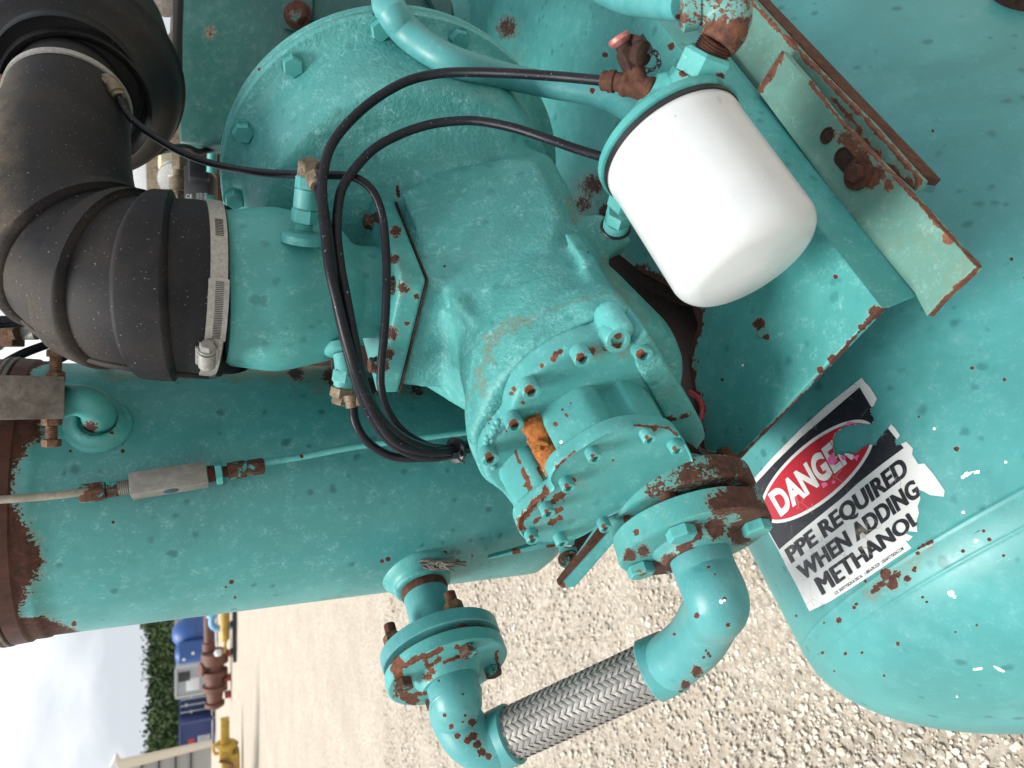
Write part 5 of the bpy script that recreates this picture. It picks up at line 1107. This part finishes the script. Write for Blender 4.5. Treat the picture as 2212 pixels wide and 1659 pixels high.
obj('flange', lathe(C2-un*.009, -un, [(-.002, .046), (0, .0465), (.0002, .0735), (.0015, .0758), (.0225, .0758), (.0240, .0740), (.0242, .046), (.034, .042), (.046, .040)], 90), MT['shabby'], t, sub=.008, rust=[(1570,1005,46,.56),(1490,1030,46,.46),(1415,1055,26,.42),(1615,1030,22,.85),(1355,1120,10,.75),(1540,1050,34,.45),(1450,1070,26,.5)], stain=[(1560,1020,50,.4)])
obj('gasket', lathe(C2-un*.0088, un, [(0, .046), (.0086, .046)], 50), MT['black'], t)
obj('neck', tube([C2-un*.05, P(1432, 1020, .76), P(1425, 995, .80)], [.040, .045, .046], 36, 4), MT['darkrust'], t)
for k in range(4):
    q = C2+(x2_*math.cos(ab_+k*math.pi/2)+y2_*math.sin(ab_+k*math.pi/2))*.0590
    obj('nut', join(hexn(q-un*.0333, -un, .0138, .0135, .25), thread(q-un*.0465, -un, .0075, .010)), MT['rust'], t)
# --- angle_gusset with bolt below the pump
t = thing('angle_gusset', P(1265, 1200, .84), 'thin teal angle bar with rusty edge poking out beneath the pump', 'bracket')
obj('bar', prism([P(*q, .84) for q in ((1204,1262),(1216,1271),(1242,1268),(1330,1168),(1330,1120),(1300,1120))], FW*.006, .001), MT['worn'], t, sub=.01, rust=[(1210,1265,12,.9),(1270,1190,5,.7)])
obj('edge', prism([P(*q, .838) for q in ((1203,1258),(1207,1266),(1312,1150),(1316,1130),(1300,1130))], FW*.012, .001), MT['rust'], t)
t = thing('base_bolt', P(1228, 1205, .87), 'bolt with pale washer in the dark corner under the pump', 'bolt')
obj('lug', prism([P(*q, .885) for q in ((1207,1182),(1246,1182),(1250,1225),(1235,1228),(1228,1210),(1210,1218))], FW*.006, .002), MT['worn'], t)
obj('bolt', join(lathe(P(1226, 1202, .882), V3((-.6, -.75, .1)), [(0, .013), (.003, .013), (.0032, 0)], 24), hexn(P(1222, 1208, .880), V3((-.6, -.75, .1)), .0095, .008)), MT['rustteal'], t)
t = thing('shadow_frame', P(1270, 1150, .95), 'rusty dark frame channel in the gap between vessel foot and pump', 'frame')
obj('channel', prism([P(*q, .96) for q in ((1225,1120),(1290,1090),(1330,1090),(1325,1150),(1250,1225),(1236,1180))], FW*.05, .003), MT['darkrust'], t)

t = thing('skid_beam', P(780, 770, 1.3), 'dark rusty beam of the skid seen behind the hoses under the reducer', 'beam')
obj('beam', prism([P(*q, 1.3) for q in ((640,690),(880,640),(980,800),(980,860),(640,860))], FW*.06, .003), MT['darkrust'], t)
# ================================================================== SMALL PARTS BEHIND THE ELBOW (top left gap)
D = 1.6
t = thing('pressure_regulator', P(380, 400, D), 'shiny round regulator cover with a bent pale bracket in the gap', 'regulator')
rd = (P(372, 405, D)-P(392, 388, D+.06)).normalized()
obj('cover', lathe(P(397, 385, D+.02), V3((.35, -.3, .6)).normalized()*-1 if False else (P(375, 410, D)-P(395, 385, D+.05)).normalized(), [(0, .050), (.008, .050), (.010, .047), (.02, .046), (.024, .050), (.03, .048), (.034, .02), (.034, 0)], 48), MT['steel'], t)
obj('body', join(box(P(398, 350, D+.02), .02, .022, .02, bev=.004), lathe(P(375, 352, D+.03), (0, -.2, 1), [(-.03, .03), (.0, .032), (.03, .02)], 24)), plain('cream_plastic', (.50, .44, .30), .5), t)
obj('bracket', prism([P(*q, D-.02) for q in ((352,362),(368,372),(380,376),(372,362),(392,366),(396,378),(388,392),(378,392),(366,384))], FW*.003, .0005), MT['beige'], t)
t = thing('solenoid_valve', P(425, 405, 1.5), 'black solenoid box with a small white printed label and a cable gland', 'solenoid valve')
obj('coil', join(prism([P(*q, 1.5) for q in ((396,356),(440,356),(450,372),(450,448),(397,448))], FW*.05, .003), box(P(430, 372, 1.49), .02, .025, .02, bev=.003)), MT['black'], t)
LBL = 1.498
def flat_text(txt, u, v, size, d_, mat, parent, rot=0):
    cu = bpy.data.curves.new('t', 'FONT'); cu.body = txt; cu.size = size
    o = bpy.data.objects.new('t', cu); SC.collection.objects.link(o); dg = bpy.context.evaluated_depsgraph_get(); me = o.evaluated_get(dg).to_mesh()
    g = G(); o0 = P(u, v, d_); X_ = -UP if rot == 0 else RX; Y_ = RX if rot == 0 else UP
    g.v = [o0+X_*w.co.x+Y_*w.co.y for w in me.vertices]; g.f = [tuple(p_.vertices) for p_ in me.polygons]
    o.evaluated_get(dg).to_mesh_clear(); bpy.data.objects.remove(o); bpy.data.curves.remove(cu); obj('label_print', g, mat, parent, ang=0)
lw = plain('label_grey', (.42, .43, .44), .6)
flat_text('CE', 401, 428, .012, LBL, lw, t)
for i in range(6): flat_text('24V DC 10W', 424, 420+i*4.2, .0042, LBL, lw, t)
obj('label_mark', prism([P(*q, LBL) for q in ((400,440),(406,436),(412,440),(406,445))], FW*.0005), lw, t, ang=0)
t = thing('valve_manifold', P(400, 400, 1.56), 'stack of dirty brass fittings and tubes between the regulator and the solenoid', 'manifold')
obj('fittings', join(hexn(P(388, 330, 1.55), (-1, 0, 0), .018, .04), lathe(P(386, 355, 1.55), (-1, 0, 0), [(0, .012), (.03, .012), (.032, .02), (.06, .02), (.062, .014), (.1, .014)], 18), hexn(P(384, 420, 1.54), (-1, 0, 0), .016, .03), lathe(P(384, 430, 1.54), (-1, 0, 0), [(0, .012), (.05, .012)], 18), tube([P(425, 448, 1.52), P(432, 470, 1.52), P(440, 490, 1.5)], .009, 12), tube([P(410, 445, 1.52), P(418, 460, 1.52), P(420, 490, 1.5)], .007, 12)), MT['brass'], t)
obj('plate', prism([P(*q, 1.66) for q in ((352,230),(392,230),(480,300),(480,450),(420,480),(318,480),(314,330),(350,318))], FW*.02, .003), MT['brass'], t)
obj('body', join(prism([P(*q, 1.60) for q in ((452,380),(486,385),(486,470),(455,465))], FW*.02, .003), prism([P(*q, 1.58) for q in ((432,322),(470,318),(472,350),(440,358))], FW*.02, .003)), MT['rust'], t)
t = thing('teal_tube_end', P(457, 350, 1.45), 'small teal tube and nut in the gap behind the bell housing rim', 'pipe fitting')
obj('tube', join(tube([P(462, 310, 1.44), P(458, 340, 1.45), P(457, 372, 1.46)], .010, 14), hexn(P(443, 432, 1.47), (0, 0, -1), .012, .018)), MT['teal'], t)
t = thing('gap_hose', P(430, 325, 1.3), 'dark hose passing behind the elbow and the bell housing', 'hose', 'thin black hydraulic hoses')
obj('hose', tube([P(300, 345, 1.1), P(325, 333, 1.1), P(355, 323, 1.12), P(400, 318, 1.3), P(430, 328, 1.34), P(455, 322, 1.36), P(480, 318, 1.38)], .0062, 12), MT['hose'], t)
t = thing('white_enclosure', P(290, 400, 2.6), 'plain white enclosure seen in the gap between elbow and air cleaner', 'enclosure')
obj('panel', prism([P(*q, 2.6) for q in ((268,330),(315,332),(319,470),(240,470),(240,330))], FW*.3, .004), MT['wht'], t)
obj('lid', prism([P(*q, 2.58) for q in ((262,340),(316,340),(316,346),(262,346))], FW*.02, .002), MT['wht'], t)
t = thing('machine_frame_top', P(0, 600, 1.1), 'sliver of teal frame at the far left edge behind the elbow', 'frame')
obj('frame', prism([P(*q, 1.0) for q in ((-60,560),(6,560),(20,618),(24,633),(22,636),(-60,636))], FW*.03, .003), MT['deep'], t)
# valve and hoses at the left edge
t = thing('needle_valve', P(40, 718, .9), 'small brown and grey valve with a slotted stem poking in from the left', 'valve')
vx = (P(60, 720, .9)-P(10, 720, .9)).normalized()
obj('body', join(box(P(18, 722, .9), .014, .016, .012, vx, RX, FW, .002), hexn(P(28, 716, .89), vx, .012, .008)), MT['rustbolt'], t)
obj('barrel', lathe(P(38, 719, .9), vx, [(0, .0085), (.002, .0092), (.025, .0092), (.0265, .0080)], 24), MT['alu'], t)
obj('stem', join(lathe(P(80, 713, .9), vx, [(0, .0025), (.004, .0025)], 12), lathe(P(86, 713, .9), vx, [(0, .0042), (.003, .0042), (.0032, .003), (.0045, .003), (.005, .0042), (.009, .0040)], 16)), MT['brass'], t)
obj('knob', lathe(P(-6, 728, .9), vx, [(-.03, .018), (0, .018), (.006, .012), (.007, 0)], 24), MT['deep'], t)
t = hose('pair of black hoses strapped together crossing the sky at the left edge', [(-30,694,.82),(20,692,.83),(80,690,.84),(130,694,.86)], .0058)
obj('strap', lathe(P(62, 691, .835), vx, [(0, .0085), (.0003, .0100), (.0060, .0100), (.0065, .0085)], 20), MT['black'], t)
obj('hose', tube([P(-30, 702, .825), P(20, 699, .835), P(80, 696, .845), P(130, 704, .865)], .0052, 16), MT['hose'], t)
hose('black hose arching from behind the elbow to the left edge, the upper one', [(180,722,.95),(150,730,.94),(100,745,.92),(50,764,.90),(10,786,.88),(-30,815,.86)], .0058)
hose('black hose arching behind the vertical rusty bolt, the lower one', [(215,738,.96),(180,752,.95),(130,775,.93),(95,800,.92),(60,830,.91)], .0058)

t = thing('light_blocker', V3((1.2, 1.9, .5)), 'large teal box added unseen beyond the compressor to shade it', 'enclosure')  # out-of-view box added to block light from the engine side
obj('panel', box((2.35, 2.3, 1.35), .42, .75, .95, ca, ce, (0, 0, 1), .02), MT['deep'], t)
